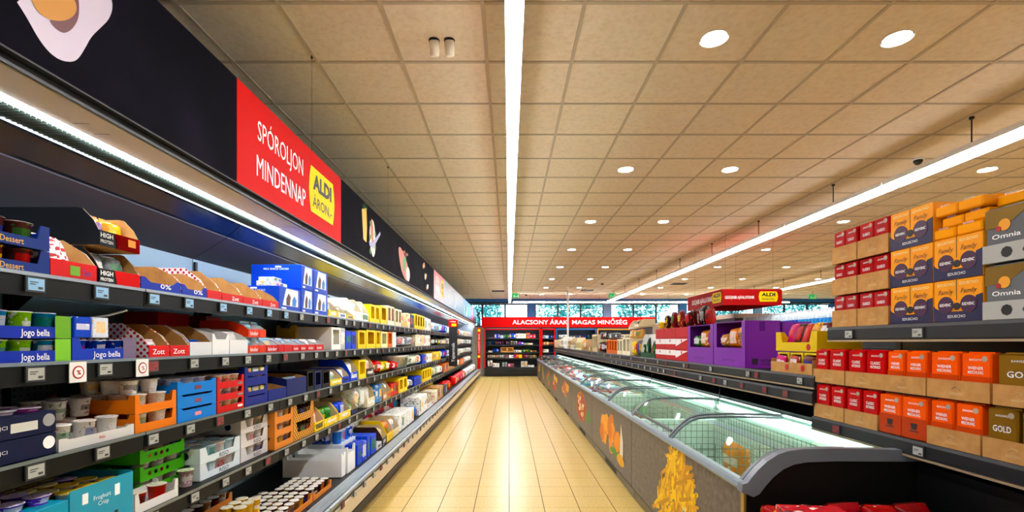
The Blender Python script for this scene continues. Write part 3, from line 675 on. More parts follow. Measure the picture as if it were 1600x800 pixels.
# ---- far wall chillers
def wallc(x0, x1, m, lab, strips=True):
    w = x1-x0
    t = empty('wall_chiller', lab, 'chiller', 'wall chillers', (x0, 22.1, 0))
    MB().box(.01, w-.01, .05, .8, .02, .32).box(.01, w-.01, .0, .05, .1, .3).build('base', BLACK, t); MB().box(.01, w-.01, -.01, 0, .14, .17).build('bumper', DGREY, t)
    MB().box(.03, w-.03, .8, .84, .3, 2.24).build('back_panel', mat('dim back panel', '39434c', .5), t)
    MB().box(.0, .03, .0, .84, .3, 2.2).build('side', BLACK, t); MB().box(w-.03, w, .0, .84, .3, 2.2).build('side', BLACK, t)
    MB().box(0, .06, -.015, 0, .4, 2.2).build('edge_strip', m, t); MB().box(w-.06, w, -.015, 0, .4, 2.2).build('edge_strip', m, t)
    MB().box(.06, w-.06, -.012, 0, 2.13, 2.19).build('top_strip', m, t)
    MB().box(0, w, .0, .84, 2.2, 2.25).build('top', BLACK, t); MB().box(.08, w-.08, .1, .13, 2.17, 2.19).build('led_tube', mat('dim led', 'dff0ff', .4, emit=5), t)
    for z in (1.745, 1.45, 1.10, .84):
        s = MB().box(.03, w-.03, .12, .8, z-.025, z).build('shelf', DARK, t); MB().box(.03, w-.03, .1, .12, z-.05, z+.005).build('price_rail', DGREY, s)
    MB().box(.03, w-.03, .05, .8, .32, .42).build('deck', DGREY, t)
    return t
wallc(-1.13, 1.44, RED, 'black wall chiller with red edge strips at the aisle end')
wallc(1.46, 2.12, RED, 'narrow black wall chiller with red edges behind the freezer end')
wallc(2.14, 4.0, mat('blue edge strip', '1d5f9e', .4), 'wall chiller with blue edge strips behind the thin pole')
wallc(4.02, 6.5, mat('amber edge strip', 'd89a20', .4), 'wall chiller with amber edge strips right of the blue one')
t = empty('header_sign', 'long red header sign reading ALACSONY ÁRAK MAGAS MINŐSÉG', 'sign', None, (-1.25, 22.0, 2.255))
MB().box(0, 7.9, 0, .9, 0, .46).build('board', RED, t)
letter(t, 'ALACSONY ÁRAK', WHITE, 1.40, .13, .20, width=2.52, depth=-.01, bold=.01); letter(t, 'MAGAS MINŐSÉG', WHITE, 4.12, .13, .20, width=2.5, depth=-.01, bold=.01)

# ================================================================ product makers (local frame: front at y=0, width along +x, depth +y)
PROTO = {}
def proto(key, fn):
    if key in PROTO: return copy_tree(PROTO[key])
    o = fn(); PROTO[key] = o; return o
def lab(o, label, cat, group=None): return tag(o, label, cat, group)
def cup(r, h, body, lid, rb=None, text=None, film=False, nm='yogurt_cup'):
    rb = rb or r*.8
    def fn():
        o = MB().lathe([(rb, 0), (rb*1.01, .002), (r*.98, h*.93), (r*1.08, h*.94), (r*1.08, h*.965)], n=18).build(nm, PRINTFILM if film else OBJC, color=body)
        MB().lathe([(r*1.09, h*.966), (r*1.1, h*.985), (r*1.0, h)], n=18).build('lid', PRINTFILM if film else OBJC, o, lid)
        if text:
            l = letter(o, text, BLUET, 0, h*.35, h*.3, width=r*1.1, bold=.03, center=True, depth=-r*1.0)
            l2 = letter(o, text, BLUET, 0, h*.35, h*.3, width=r*1.1, bold=.03, center=True, depth=-r*1.0, face='near')
        return o
    return proto(('cup', r, h, body, lid, rb, text, film, nm), fn)
def place_cups(side, a, X, z, w, nx, ny, r, h, body, lid, label, cat='yogurt cup', group=None, y0=.02, pitch=None, bodies=None, jitter=.002, **k):
    nx = max(1, min(nx, int((w-.02)/(2.26*r)))); px = (w-.02)/nx; py = pitch or r*2.35
    for j in range(ny):
        for i in range(nx):
            b = R.choice(bodies) if bodies else (body, lid)
            o = cup(r, h, b[0], b[1], nm=cat.replace(' ', '_'), **k)
            lx = .01+px*(i+.5)+R.uniform(-jitter, jitter); ly = y0+r*1.12+py*j+R.uniform(-jitter, jitter)
            if side == 'L': o.location = (-X-ly, a+lx, z)
            elif side == 'R': o.location = (X+ly, a-lx, z)
            else: o.location = (a+lx, X+ly, z)
            o.rotation_euler.z = (L90 if side == 'L' else -L90 if side == 'R' else 0)+R.uniform(-.3, .3)
            tag(o, label, cat, group or label)
def tray(w, d, h, col, m=None, cut=.5, post=.03, text=None, tcol=None, tx=None, th=.02, twid=None, name='cup_tray', inner=None):
    def fn():
        mm = m or OBJC; t = .003
        o = MB().box(0, w, 0, d, 0, t).box(t, w-t, d-t, d, t, h*.8).build(name, [inner or mm], color=col)
        c = h*cut
        fr = [(0, 0), (w, 0), (w, h), (w-post, h), (w-post*1.4, c), (post*1.4, c), (post, h), (0, h)]
        MB().prism(fr, -.0005, t, 'y').build('front_wall', mm, o, col)
        sd = [(0, 0), (d, 0), (d, h), (d-post, h), (d-post*1.4, h*.75), (post*1.4, h*.75), (post, h), (0, h)]
        MB().prism([(y+.0005, z) for y, z in sd], 0, t, 'x').build('side_wall', mm, o, col); MB().prism([(y+.0005, z) for y, z in sd], w-t, w, 'x').build('side_wall', mm, o, col)
        if text: letter(o, text, tcol or WHITE, tx if tx is not None else w*.2, c*.5-th*.5, th, width=twid or w*.5, bold=.01)
        return o
    return proto((name, w, d, h, col, m.name if m else 0, cut, post, text, tx), fn)
def carton(w, d, h, lip, col, sidem=None, lipcol=None, inner=None, slope=.3, text=None, tcol=None, th=.02, tx=.02, twid=None, scoop=0, name='display_carton', cap=.12):
    def fn():
        inn = inner or KRAFT; t = .002; sm = sidem or OBJC
        side = [(t, 0), (t, lip), (d*slope*.35, lip+(h-lip)*.45), (d*slope, h-(h-lip)*cap), (d*slope+.02, h), (d, h), (d, 0)]
        o = MB().box(0, w, 0, d, 0, t, 1).box(0, w, d-t, d, t, h, 0).box(t, w-t, d-2*t, d-t, t, h, 1).build(name, [sm, inn], color=col)
        for xx, so in ((0, 0), (w-2*t, 1)):
            q = MB().prism(side, xx+(t if so else 0), xx+(2*t if so else t), 'x', 0).prism(side, xx+(0 if so else t), xx+(t if so else 2*t), 'x', 1).build('side_flap', [sm, inn], o, col)
        if scoop: fr = [(0, 0), (w, 0), (w, lip), (w*.9, lip), (w*.78, lip-scoop), (w*.22, lip-scoop), (w*.1, lip), (0, lip)]
        else: fr = [(0, 0), (w, 0), (w, lip), (0, lip)]
        MB().prism(fr, -t, t, 'y').build('front_lip', OBJC, o, lipcol or col)
        if text: letter(o, text, tcol or WHITE, tx, lip*.4-th*.3, th, width=twid or w*.5, bold=.01, depth=-.003)
        return o
    return proto((name, w, d, h, lip, col, sidem.name if sidem else 0, lipcol, slope, text, scoop, inner.name if inner else 0), fn)
def bag_mesh(w, h, t, seed=0, mi=FILM):
    r = random.Random(seed); ph = [r.uniform(0, 6) for _ in range(4)]; mb = MB()
    for s in (1, -1):
        def fn(u, v):
            U, V = abs(2*u-1), abs(2*v-1)
            b = (max(0, 1-U**3.5)**.5)*(max(0, 1-V**4)**.5)
            rip = .05*t*math.sin(u*14+ph[0])*math.sin(v*11+ph[1])*b+.05*t*math.sin(u*25+v*9+ph[2])*b
            k = 1-.05*b*(V > .8)
            return ((u-.5)*w*(1-.04*math.sin(v*math.pi)), s*(-(b*t/2)-rip), v*h)
        mb.grid(fn, 10, 12)
    return mb.mesh('bag', mi)
BAGM = {}
def bag(w, h, t, col, m=None, seed=0, name='snack_bag', lying=False, texts=None):
    m = m or PRINTFILM
    def fn():
        k = (w, h, t, seed, m.name)
        if k not in BAGM: BAGM[k] = bag_mesh(w, h, t, seed, m)
        o = new(name, BAGM[k], None, col)
        MB().box(-w/2*.96, w/2*.96, -.0015, .0015, h-.003, h+.008).build('seal', m, o, col)
        return o
    return proto(('bag', w, h, t, col, m.name, seed, name), fn)
def put_in(o, side, a, X, z, lx, ly, lz=0, rx=0, ry=0, rz=0):
    if side == 'L': o.location = (-X-ly, a+lx, z+lz); base = L90
    elif side == 'R': o.location = (X+ly, a-lx, z+lz); base = -L90
    else: o.location = (a+lx, X+ly, z+lz); base = 0
    o.rotation_euler = (rx, ry, base+rz); return o
def sbox(w, d, h, col, m=None, name='carton_box', text=None, tcol=None, th=.02, tx=.02, tz=.02, twid=None, lidcol=None, face='front'):
    def fn():
        o = MB().cbox(0, w, 0, d, 0, h, min(.003, w*.1)).build(name, m or PRINT, color=col)
        if lidcol: MB().box(-.001, w+.001, -.001, d+.001, h*.8, h+.001).build('lid', OBJC, o, lidcol)
        if text: letter(o, text, tcol or WHITE, tx, tz, th, width=twid or w*.6, bold=.01)
        return o
    return proto((name, w, d, h, col, m.name if m else 0, text, lidcol, tx), fn)
XS = 1.6; DX = 1.4
def LY(px, X=XS): return F*X/(VX-px)
def RY(px, X=2.0): return F*X/(px-VX)

# ================================================================ left chiller, near the camera
zA, zB, zC, zD, zE = SH['A']+.002, SH['B']+.002, SH['C']+.002, SH['D']+.002, .406
# top shelf: dessert trays
for tier in range(2):
    o = tray(.58, .36, .083, '143a86', cut=.42, text='Dessert', tcol=GOLDT, tx=.415, th=.02, twid=.075); put(o, 'L', 1.108, XS+.006, zA+tier*.085)
    tag(o, 'blue Dessert tray of brown dessert pots, %s of the two at the left edge' % ('lower', 'upper')[tier], 'tray', 'Dessert trays')
    place_cups('L', 1.108, XS+.006, zA+tier*.085+.004, .57, 7, 3 if tier else 1, .038, .077 if not tier else .082, '5a2a24', '7a5a48' if tier else '4a2420', 'brown dessert pot in the %s blue Dessert tray' % ('lower', 'upper')[tier], 'dessert pot', film=True, y0=.006)
# dotted red carton with a bag
o = carton(.19, .36, .165, .065, 'c01420', sidem=DOTS, lipcol='d81420'); put(o, 'L', 1.694, XS+.01, zA); tag(o, 'red and dotted open carton with kraft lining right of the Dessert trays', 'carton')
letter(o, 'Zott', mat('violet print', '5a3aa0', .4), .125, .02, .022, width=.04, bold=.01, depth=-.004)
MB().box(.075, .115, -.004, -.0025, .015, .05).build('green_label', mat('lime label', '7ab030', .5), o)
b = bag(.13, .15, .09, 'f0e4e6', m=DOTS, seed=2); put_in(b, 'L', 1.694, XS+.01, zA, .075, .07, .01, rx=-.25); tag(b, 'dotted white snack bag in the red carton right of the Dessert trays', 'snack bag')
# high protein
for tier in range(2):
    o = carton(.205, .40, .148, .06, '121214', sidem=OBJC, slope=.16, cap=.05); put(o, 'L', 1.892, XS+.006, zA+tier*.15)
    MB().poly([(.085, -.0035, .0), (.205, -.0035, .0), (.205, -.0035, .06), (.07, -.0035, .06)]).build('red_panel', RED, o)
    letter(o, 'HIGH', WHITE, .004, .034, .018, width=.06, bold=.03, depth=-.0036); letter(o, 'PROTEIN', WHITE, .004, .012, .013, width=.06, bold=.02, depth=-.0036)
    if tier: MB().box(.14, .18, -.005, -.0036, .02, .05).build('label', mat('orange label', 'f0a020', .5), o)
    tag(o, 'black high protein open carton, %s of the stack of two' % ('lower', 'upper')[tier], 'carton', 'high protein cartons')
    for q in range(2):
        b = bag(.095, .115, .06, ('8e98a0', 'c88a1c')[tier], seed=4+q); put_in(b, 'L', 1.892, XS+.006, zA+tier*.15, .052+q*.1, .07, .012, rx=-.2)
        tag(b, '%s foil snack bag in the %s high protein carton, %s one' % (('silver', 'gold')[tier], ('lower', 'upper')[tier], ('left', 'right')[q]), 'snack bag')
# blue 0% cartons and dotted cartons on the top shelf
zott = mat('violet print')
def topcart(px0, px1, ytop, col, side, labt, txt, tm, lipf=.40, bagcol=None, sc_=0, d=.34):
    y0, y1 = LY(px0), LY(px1); s = F/y0; base = VY-.1437*(VX-px0); h = max(.07, (base-ytop)/s)
    o = carton(round(y1-y0-.004, 3), d, round(h, 3), round(h*lipf, 3), col, sidem=side, text=txt, tcol=tm, th=.022, tx=(y1-y0)*.45, twid=min(.07, (y1-y0)*.4), scoop=sc_)
    put(o, 'L', y0+.002, XS+.008, zA); tag(o, labt, 'carton')
    if bagcol:
        b = bag(round((y1-y0)*.6, 3), round(h*.5, 3), .06, bagcol, m=DOTS if bagcol == 'dots' else None, seed=3); put_in(b, 'L', y0, XS+.008, zA, (y1-y0)*.5, .13, .006, rx=-.15); tag(b, 'small snack bag left in the '+labt, 'snack bag')
topcart(222, 285, 403, '1c3fae', DOTS, 'blue 0% carton beside the high protein stack', '0%', WHITE, .42, 'e8dce4', .02)
topcart(286, 325, 420, '1c3fae', DOTS, 'blue 0% carton second along the top shelf', '0%', WHITE, .42, None, .02)
topcart(325.5, 348, 419, 'd81420', DOTS, 'red lipped dotted carton after the blue ones', None, None, .3)
topcart(348.5, 381, 427, 'd81420', DOTS, 'red carton with kraft lining mid top shelf', 'Zott', WHITE, .3, 'e8dce4')
topcart(381.5, 411, 436, 'd81420', DOTS, 'red carton holding a yellow spotted bag', 'Zott', WHITE, .3, 'e4c060')
topcart(411.5, 437, 448, 'd81420', DOTS, 'last red carton before the blue milk snack boxes', 'Zott', WHITE, .36)
# milk snack boxes
MSB = '1c54c4'
def milk(px0, px1, z, h, lb, d=.39):
    y0, y1 = LY(px0), LY(px1); w = y1-y0-.004
    def fn():
        o = MB().cbox(0, w, 0, d, 0, h, .003).build('snack_box', OBJC, color=MSB)
        MB().prism([(w*.14, h*.2), (w*.86, h*.2), (w*.86, h*.95), (w*.3, h*.95)], -.002, .0, 'y').build('window_print', mat('pale window print', 'e6eef6', .4), o)
        MB().prism([(w*.3, h*.22), (w*.45, h*.22), (w*.5, h*.6), (w*.4, h*.75), (w*.3, h*.5)], -.003, -.002, 'y').build('picture', mat('cocoa print', '5a3020', .5), o)
        MB().prism([(w*.58, h*.22), (w*.74, h*.22), (w*.78, h*.5), (w*.68, h*.68), (w*.58, h*.5)], -.003, -.002, 'y').build('picture', mat('milk blue print', '3c8ad8', .5), o)
        MB().box(w*.1, w*.3, -.002, 0, h*.05, h*.12).build('logo_patch', WHITE, o)
        letter(o, 'MILK SNACK CACAO', WHITE, d*.5, h*.78, h*.08, face='near', center=True, width=d*.5, bold=.01); MB().box(-.0015, 0, d*.4, d*.52, h*.88, h*.94).build('logo_patch', WHITE, o)
        return o
    o = proto(('milk', round(w, 3), h), fn); put(o, 'L', y0+.002, XS+.006, z); tag(o, lb, 'box', 'blue milk snack boxes')
milk(437.5, 471, zA, .165, 'blue milk snack box standing lowest and nearest the camera')
milk(472, 490.5, zA, .185, 'blue milk snack box, lower left of the rear four'); milk(472, 490.5, zA+.186, .185, 'blue milk snack box, upper left of the rear four')
milk(491, 513, zA, .185, 'blue milk snack box, lower right of the rear four'); milk(491, 513, zA+.186, .185, 'blue milk snack box, upper right of the rear four')
for q in range(6):
    o = sbox(.055, .11, .035 if q < 4 else .03, 'e4eaf0'); put(o, 'L', 3.38+.06*(q % 4)+.03*(q > 3), XS+.06+.0*(q > 3), zA+.166+(.036 if q > 3 else 0)); tag(o, 'small white printed snack pack lying on the nearest blue milk snack box', 'packet', 'white snack packs on the milk snack box')

# second shelf: jogo bella
for tier in range(2):
    o = tray(.62, .32, .08, '1c3cac', cut=.5, post=.03, text='Jogo bella', tcol=WHITE, tx=.44, th=.024, twid=.10); put(o, 'L', 1.148, XS+.006, zB+tier*.082); MB().box(.56, .621, -.0016, .0, .0, .08).build('green_panel', mat('lime green card', '8ccc1c', .4), o); letter(o, '10%', WHITE, .568, .02, .016, width=.03, bold=.01)
    tag(o, 'printed yogurt tray with green corner at the left edge, %s of two' % ('lower', 'upper')[tier], 'tray', 'green printed trays')
    place_cups('L', 1.148, XS+.006, zB+tier*.082+.004, .61, 8, 3 if tier else 1, .034, .073 if not tier else .086, '2c6ab8', 'd8e4d0', 'blue green yogurt cup in the %s green cornered printed tray' % ('lower', 'upper')[tier], film=True, y0=.005, bodies=[('2c6ab8', 'dce8e0'), ('8cc83c', 'f0f0e8'), ('2c8ac8', 'c8e0e8')])
o = tray(.30, .32, .085, '2448b8', cut=.52, text='Jogo bella', tcol=WHITE, tx=.09, th=.024, twid=.13); put(o, 'L', 1.775, XS+.006, zB); MB().box(.235, .301, -.0016, 0, 0, .085).build('grey_panel', mat('grey violet card', '7a6a8a', .4), o); letter(o, '0%', WHITE, .245, .01, .026, width=.03)
tag(o, 'blue printed tray with grey 0% corner', 'tray')
place_cups('L', 1.775, XS+.006, zB+.004, .3, 4, 2, .034, .074, '2450c0', 'e8eef4', 'blue yogurt cup in the grey cornered printed tray', film=True, y0=.005, bodies=[('2450c0', 'e8eef4'), ('3c6ac8', 'e0e4f0')])
for q in range(2):
    o = sbox(.075, .075, .08, ('2c58c8', 'dfe6f4')[q], m=PRINTFILM, name='yogurt_multipack'); put(o, 'L', 1.80+.08*q, XS+.02, zB+.086); tag(o, 'blue white yogurt multipack atop the grey cornered tray, %s one' % ('left', 'right')[q], 'yogurt pack')
def shelfcart(sh, px0, px1, ytop, col, labt, side=None, lipcol=None, txt=None, tm=None, lipf=.35, content=None, inner=None, scoop=0, d=.34, zo=0, sb=.008, cl=None, X=XS, slope=.3, twid=None, name='display_carton'):
    z0 = {'A': zA, 'B': zB, 'C': zC, 'D': zD, 'E': zE}[sh]+zo
    y0, y1 = LY(px0, X), LY(px1, X); s = F/y0; base = VY+(EYE-z0)*s; h = round(max(.05, (base-ytop)/s), 3)
    w = round(y1-y0-.004, 3)
    o = carton(w, d, h, round(h*lipf, 3), col, sidem=side, lipcol=lipcol, inner=inner, text=txt, tcol=tm, th=min(.028, h*lipf*.45), tx=w*.15, twid=twid or w*.6, scoop=scoop, slope=slope, name=name)
    put(o, 'L', y0+.002, X+sb, z0); tag(o, labt, 'carton')
    if content:
        for q, (c, kind) in enumerate(content):
            ww = round(w*.9/len(content), 3); hh = round(h*(.8 if kind != 'low' else .45), 3)
            b = bag(ww, hh, .05, c, seed=5+q % 3, name='snack_bag'); put_in(b, 'L', y0, X+sb, z0, w*.05+ww*(q+.5), .06, .006, rx=-.15)
            tag(b, (cl or 'packet standing in the '+labt)+(', %s one' % ordn[q] if len(content) > 1 else ''), 'packet')
    return o
shelfcart('B', 235, 267, 505, 'd81420', 'red carton with dotted sides right of the blue tray', side=DOTS, txt='Zott', tm=WHITE, content=[('e8dce4', 'low')])
shelfcart('B', 267.5, 298, 507, 'd81420', 'second red carton with dotted sides on this shelf', side=DOTS, txt='Zott', tm=WHITE)
shelfcart('B', 298.5, 333, 508, 'dfe2e6', 'white carton with kraft lining and blue bags', inner=KRAFT, content=[('2c78d8', 'low'), ('2450c0', 'low')], lipf=.45)
shelfcart('B', 333.5, 360, 513, 'eceef0', 'plain white scooped carton beside the blue bags', inner=WHITEM, scoop=.03, lipf=.8)
o = shelfcart('B', 360.5, 389, 513, 'e8eaec', 'white carton printed with a red and green ring', inner=WHITEM, lipf=.55, content=[('e8e8e8', 'x')])
for tier in range(2):
    for q, (p0, p1, c, ll) in enumerate(((389.5, 406, 'e04a18', 'orange'), (406.5, 417, 'e04a18', 'orange narrow'), (417.5, 436, 'd0202a', 'red'))):
        if tier == 1 and q == 2: continue
        y0, y1 = LY(p0), LY(p1); w = round(y1-y0-.004, 3)
        o = carton(w, .3, .10, .05, c, inner=WHITEM, text='kinder' if q != 1 else None, tcol=WHITE, th=.026, tx=.02, twid=w*.75); put(o, 'L', y0, XS+.006, zB+tier*.101); tag(o, '%s milk bar carton, %s in the milk bar block' % (ll, ('lower', 'upper')[tier]), 'carton')
        b = bag(round(w*.85, 3), .085, .04, 'a8d4ec', seed=6); put_in(b, 'L', y0, XS+.006, zB+tier*.101, w/2, .05, .006, rx=-.1); tag(b, 'pale blue milk bar packet in the %s %s milk bar carton' % (('lower', 'upper')[tier], ll), 'packet')
for q, (p0, p1) in enumerate(((436.5, 445), (445.5, 458), (458.5, 470), (470.5, 481), (481.5, 494), (494.5, 507))):
    shelfcart('B', p0, p1, 529-(2 if q < 2 else 0), 'd42028', 'low red milk bar tray, %s of the row of six' % ordn[q], inner=WHITEM, lipf=.5, txt='kinder' if q > 1 else None, tm=WHITE, content=[('9ecbe8' if q < 4 else 'e8f0f4', 'x')], d=.3)
# row behind: yellow double stack, red boxes
for q, (p0, p1) in enumerate(((478, 497), (497.5, 518))):
    for tier in range(2):
        y0, y1 = LY(p0, 1.82), LY(p1, 1.82); w = round(y1-y0-.004, 3)
        o = tray(w, .17, .11, 'e8c410', cut=.7, name='display_tray'); put(o, 'L', y0, 1.915, zB+tier*.111); tag(o, 'yellow notched display tray behind the milk bar row, %s %s' % (('lower', 'upper')[tier], ('left', 'right')[q]), 'tray')
for q, (p0, p1) in enumerate(((280, 325), (350, 372))):
    y0, y1 = LY(p0, 1.85), LY(p1, 1.85); o = sbox(round(y1-y0, 3), .2, .24, 'b01620', m=OBJC); put(o, 'L', y0, 1.965, zB); tag(o, ('dark red box at the back behind the white cartons', 'dark red box at the back behind the milk bar block')[q], 'box')

# third shelf
for tier in range(2):
    o = sbox(.60, .30, .076, '101a44', m=OBJC, name='yogurt_case'); put(o, 'L', LY(93)-.602, XS+.008, zC+tier*.078)
    if tier: MB().box(.44, .53, -.001, .0, .02, .05).build('paper_label', mat('paper label', 'd8d8d0', .6), o)
    rl(MB().lathe([(.022, 0), (.022, .001)], n=20).build('roundel', WHITE, o), (.57, -.0005, .045), 'x')
    letter(o, 'SVÁJCI', WHITE, .37, .035, .012, width=.06)
    tag(o, 'navy yogurt case at the left edge of the third shelf, %s of two' % ('lower', 'upper')[tier], 'case', 'navy yogurt cases')
place_cups('L', LY(93)-.602, XS+.008, zC+.155, .6, 7, 3, .036, .012, 'e8e8f4', 'f4f0f8', 'pale lidded pot top peeping from the upper navy case', 'yogurt pot', bodies=[('e8e8f4', 'f0f0f8'), ('c85ab0', 'f0d8f0'), ('4c7ad8', 'e8eef8')], film=True)
o = tray(round(LY(212)-LY(95), 3), .13, .045, 'dcdad6', cut=.85); put(o, 'L', LY(95), XS+.008, zC); tag(o, 'low white tray of white pots in front of the orange trays', 'tray'); letter(o, 'Müller', RED, .17, .015, .012, width=.03)
place_cups('L', LY(95), XS+.008, zC+.004, .34, 4, 1, .036, .085, 'f0eeea', 'f6f4f0', 'white red printed yogurt pot in the low white tray', film=True, bodies=[('f0eeea', 'f8f6f2')], pitch=.06)
for tier in range(2):
    o = tray(round(LY(278)-LY(213)-.004, 3), .36, .082, 'e88a1c', cut=.45, post=.022); put(o, 'L', LY(213), XS+.006, zC+tier*.083); tag(o, 'orange cup tray left of the pale blue stack, %s of two' % ('lower', 'upper')[tier], 'tray', 'orange cup trays')
    place_cups('L', LY(213), XS+.006, zC+tier*.083+.004, LY(278)-LY(213)-.004, 3, 4 if tier else 1, .036, .076, 'e4dcd0', 'e8e6e4', 'white yogurt pot in the %s orange tray' % ('lower', 'upper')[tier], y0=.005, film=True, bodies=[('e4dcd0', 'eceae6'), ('e8e0d8', 'f0ece8')])
    if tier == 0:
        o = tray(.34, .2, .075, 'e88a1c', cut=.4, post=.022, name='cup_tray'); put(o, 'L', 1.70, XS+.16, zC); tag(o, 'orange cup tray behind the low white tray', 'tray')
        place_cups('L', 1.70, XS+.16, zC+.004, .34, 4, 2, .037, .078, 'e8e4de', 'eeece8', 'white yogurt pot in the orange tray behind the white tray', film=True)
place_cups('L', 1.86, XS+.15, zC+.084, .24, 3, 2, .037, .075, 'e8e4de', 'eeece8', 'white lidded pot stacked above the orange tray behind', film=True)
place_cups('L', LY(213), XS+.03, zC+.165, .26, 3, 3, .036, .06, 'e8e4e0', 'f0eeea', 'white lidded pot stacked on top of the upper orange tray', film=True)
for tier in range(3):
    o = tray(round(LY(340)-LY(279)-.004, 3), .36, .066, '2e8ad8', cut=.85, post=.03); put(o, 'L', LY(279), XS+.006, zC+tier*.067); tag(o, 'pale blue notched tray, %s of the stack of three' % ('bottom', 'middle', 'top')[tier], 'tray', 'pale blue trays')
    MB().box(.13, .18, -.002, -.0006, .02, .038).build('logo_patch', mat('pink logo', 'e89aa8', .4), o)
    o = tray(round(LY(383)-LY(341)-.004, 3), .36, .066, 'd02026', cut=.55, post=.02); put(o, 'L', LY(341), XS+.006, zC+tier*.067); tag(o, 'red cup tray, %s of the red stack of three' % ('bottom', 'middle', 'top')[tier], 'tray', 'red cup trays')
    MB().box(.2, .25, -.002, -.0006, .012, .026).build('logo_patch', WHITE, o)
    place_cups('L', LY(341), XS+.006, zC+tier*.067+.004, LY(383)-LY(341)-.004, 4, 4 if tier == 2 else 1, .033, .06 if tier < 2 else .07, 'e8c8b0', 'f0e8e0', 'cream pudding pot in the %s red tray' % ('bottom', 'middle', 'top')[tier], y0=.004, film=True)
place_cups('L', LY(279), XS+.01, zC+2*.067+.004, LY(340)-LY(279)-.01, 4, 4, .034, .075, 'ece6ea', 'f4f0f0', 'white pot filling the top pale blue tray', film=True)
for tier in range(4):
    y0 = LY(384); w = round(LY(420)-y0-.004, 3)
    o = tray(w, .42, .060, '1a2c8c', cut=.45 if tier % 2 else .9, name='display_tray'); put(o, 'L', y0, XS+.006, zC+tier*.061); tag(o, 'dark blue tray in the tall stack, %s from the bottom' % ordn[tier], 'tray', 'dark blue tray stack')
    if tier % 2:
        for q in range(3):
            o = sbox(round(w/3-.015, 3), .3, .048, ('c8b878', '8a98a0', 'c8b060')[q], m=PRINTFILM, name='dessert_pack'); put(o, 'L', y0+.008+q*w/3, XS+.012, zC+tier*.061+.004); tag(o, 'shiny dessert pack in the dark blue stack, %s tray up, %s across' % (ordn[tier], ordn[q]), 'dessert pack')
o = sbox(round(w-.01, 3), .34, .01, '2448c8', m=OBJC, name='flat_box'); put(o, 'L', y0+.005, XS+.03, zC+4*.061+.001); tag(o, 'bright blue flat box closing the dark blue tray stack', 'box')
shelfcart('C', 420.5, 449, 598, '1a2f86', 'navy open carton with kraft lining beside the dark blue stack', lipf=.6, slope=.9)
shelfcart('C', 449.5, 480, 588, '18286e', 'navy open carton left of the dark pack row', lipf=.85, content=[('9aa8c0', 'x')])

# fourth shelf
t = empty('yogurt_crate', 'turquoise carton of yellow and violet pots, bottom left corner', 'carton', None, (-XS-.006, LY(112), zD), L90)
TQ = mat('turquoise card', '22a2bc', .4); w = round(LY(211)-LY(112)-.004, 3)
MB().box(0, w, 0, .42, 0, .003).box(0, w, .417, .42, 0, .17).build('body', [TQ], t)
MB().prism([(0, 0), (w, 0), (w, .195), (.0, .195)], 0, .003, 'y').build('front_wall', TQ, t); MB().prism([(.003, 0), (.417, 0), (.417, .2), (.34, .2), (.3, .135), (.06, .12), (.003, .19)], 0, .003, 'x').build('side_wall', TQ, t); MB().prism([(.003, 0), (.417, 0), (.417, .2), (.003, .2)], w-.003, w, 'x').build('side_wall', TQ, t)
letter(t, 'Froghurt', WHITE, .10, .13, .018, width=.08); letter(t, 'Crisp', WHITE, .12, .105, .018, width=.05)
MB().box(.05, .075, -.0012, 0, .13, .17).build('cup_print', WHITE, t); MB().box(.2, .225, -.0012, 0, .12, .165).build('cup_print', WHITE, t); MB().box(.2, .215, -.0012, 0, .01, .06).build('hand_hole', BLACK, t)
place_cups('L', LY(112)+.004, XS+.01, zD+.085, w-.008, 3, 4, .036, .095, 'f0c818', 'f0d890', 'yellow or violet lidded yogurt pot in the turquoise carton', bodies=[('f0c818', 'f2e4a8'), ('7a3cc0', 'e0d0f0'), ('f4f0e4', 'f0d45c')], film=True)
o = sbox(.5, .4, .17, '22a2bc', m=OBJC, name='yogurt_case'); put(o, 'L', LY(112)-.505, XS+.006, zD); tag(o, 'turquoise case of pots cut by the left photo edge', 'case')
place_cups('L', LY(112)-.5, XS+.01, zD+.171, .5, 6, 4, .036, .03, 'f0c818', 'f2d468', 'yellow or violet lidded pot on the turquoise case at the edge', bodies=[('f0c818', 'f2d468'), ('7a3cc0', 'd8c8ec'), ('f4f0e4', 'f0d45c')], film=True)
o = tray(round(LY(281)-LY(213)-.004, 3), .12, .085, 'e4e2e0', cut=.45, post=.02); put(o, 'L', LY(213), XS+.006, zD); tag(o, 'low white tray of sprinkle topped pots beside the turquoise carton', 'tray')
place_cups('L', LY(213), XS+.006, zD+.004, LY(281)-LY(213), 3, 1, .038, .075, 'b8481c', 'ece6dc', 'sprinkle topped pot in the low white tray', 'yogurt pot', bodies=[('d88a1c', 'e8dcc8'), ('6a2c8a', 'e8e0e0'), ('b8381c', 'ece4d4')], film=True, y0=.01)
for q in range(2): place_cups('L', 2.075, XS+.13, zD+q*.077, .18, 2, 1, .037, .075, 'b03080', 'e8e4e0', 'pink sprinkle topped pot behind the turquoise carton', 'yogurt pot', bodies=[('b03080', 'f0ece4'), ('8a2c9a', 'ece8e0')], film=True)
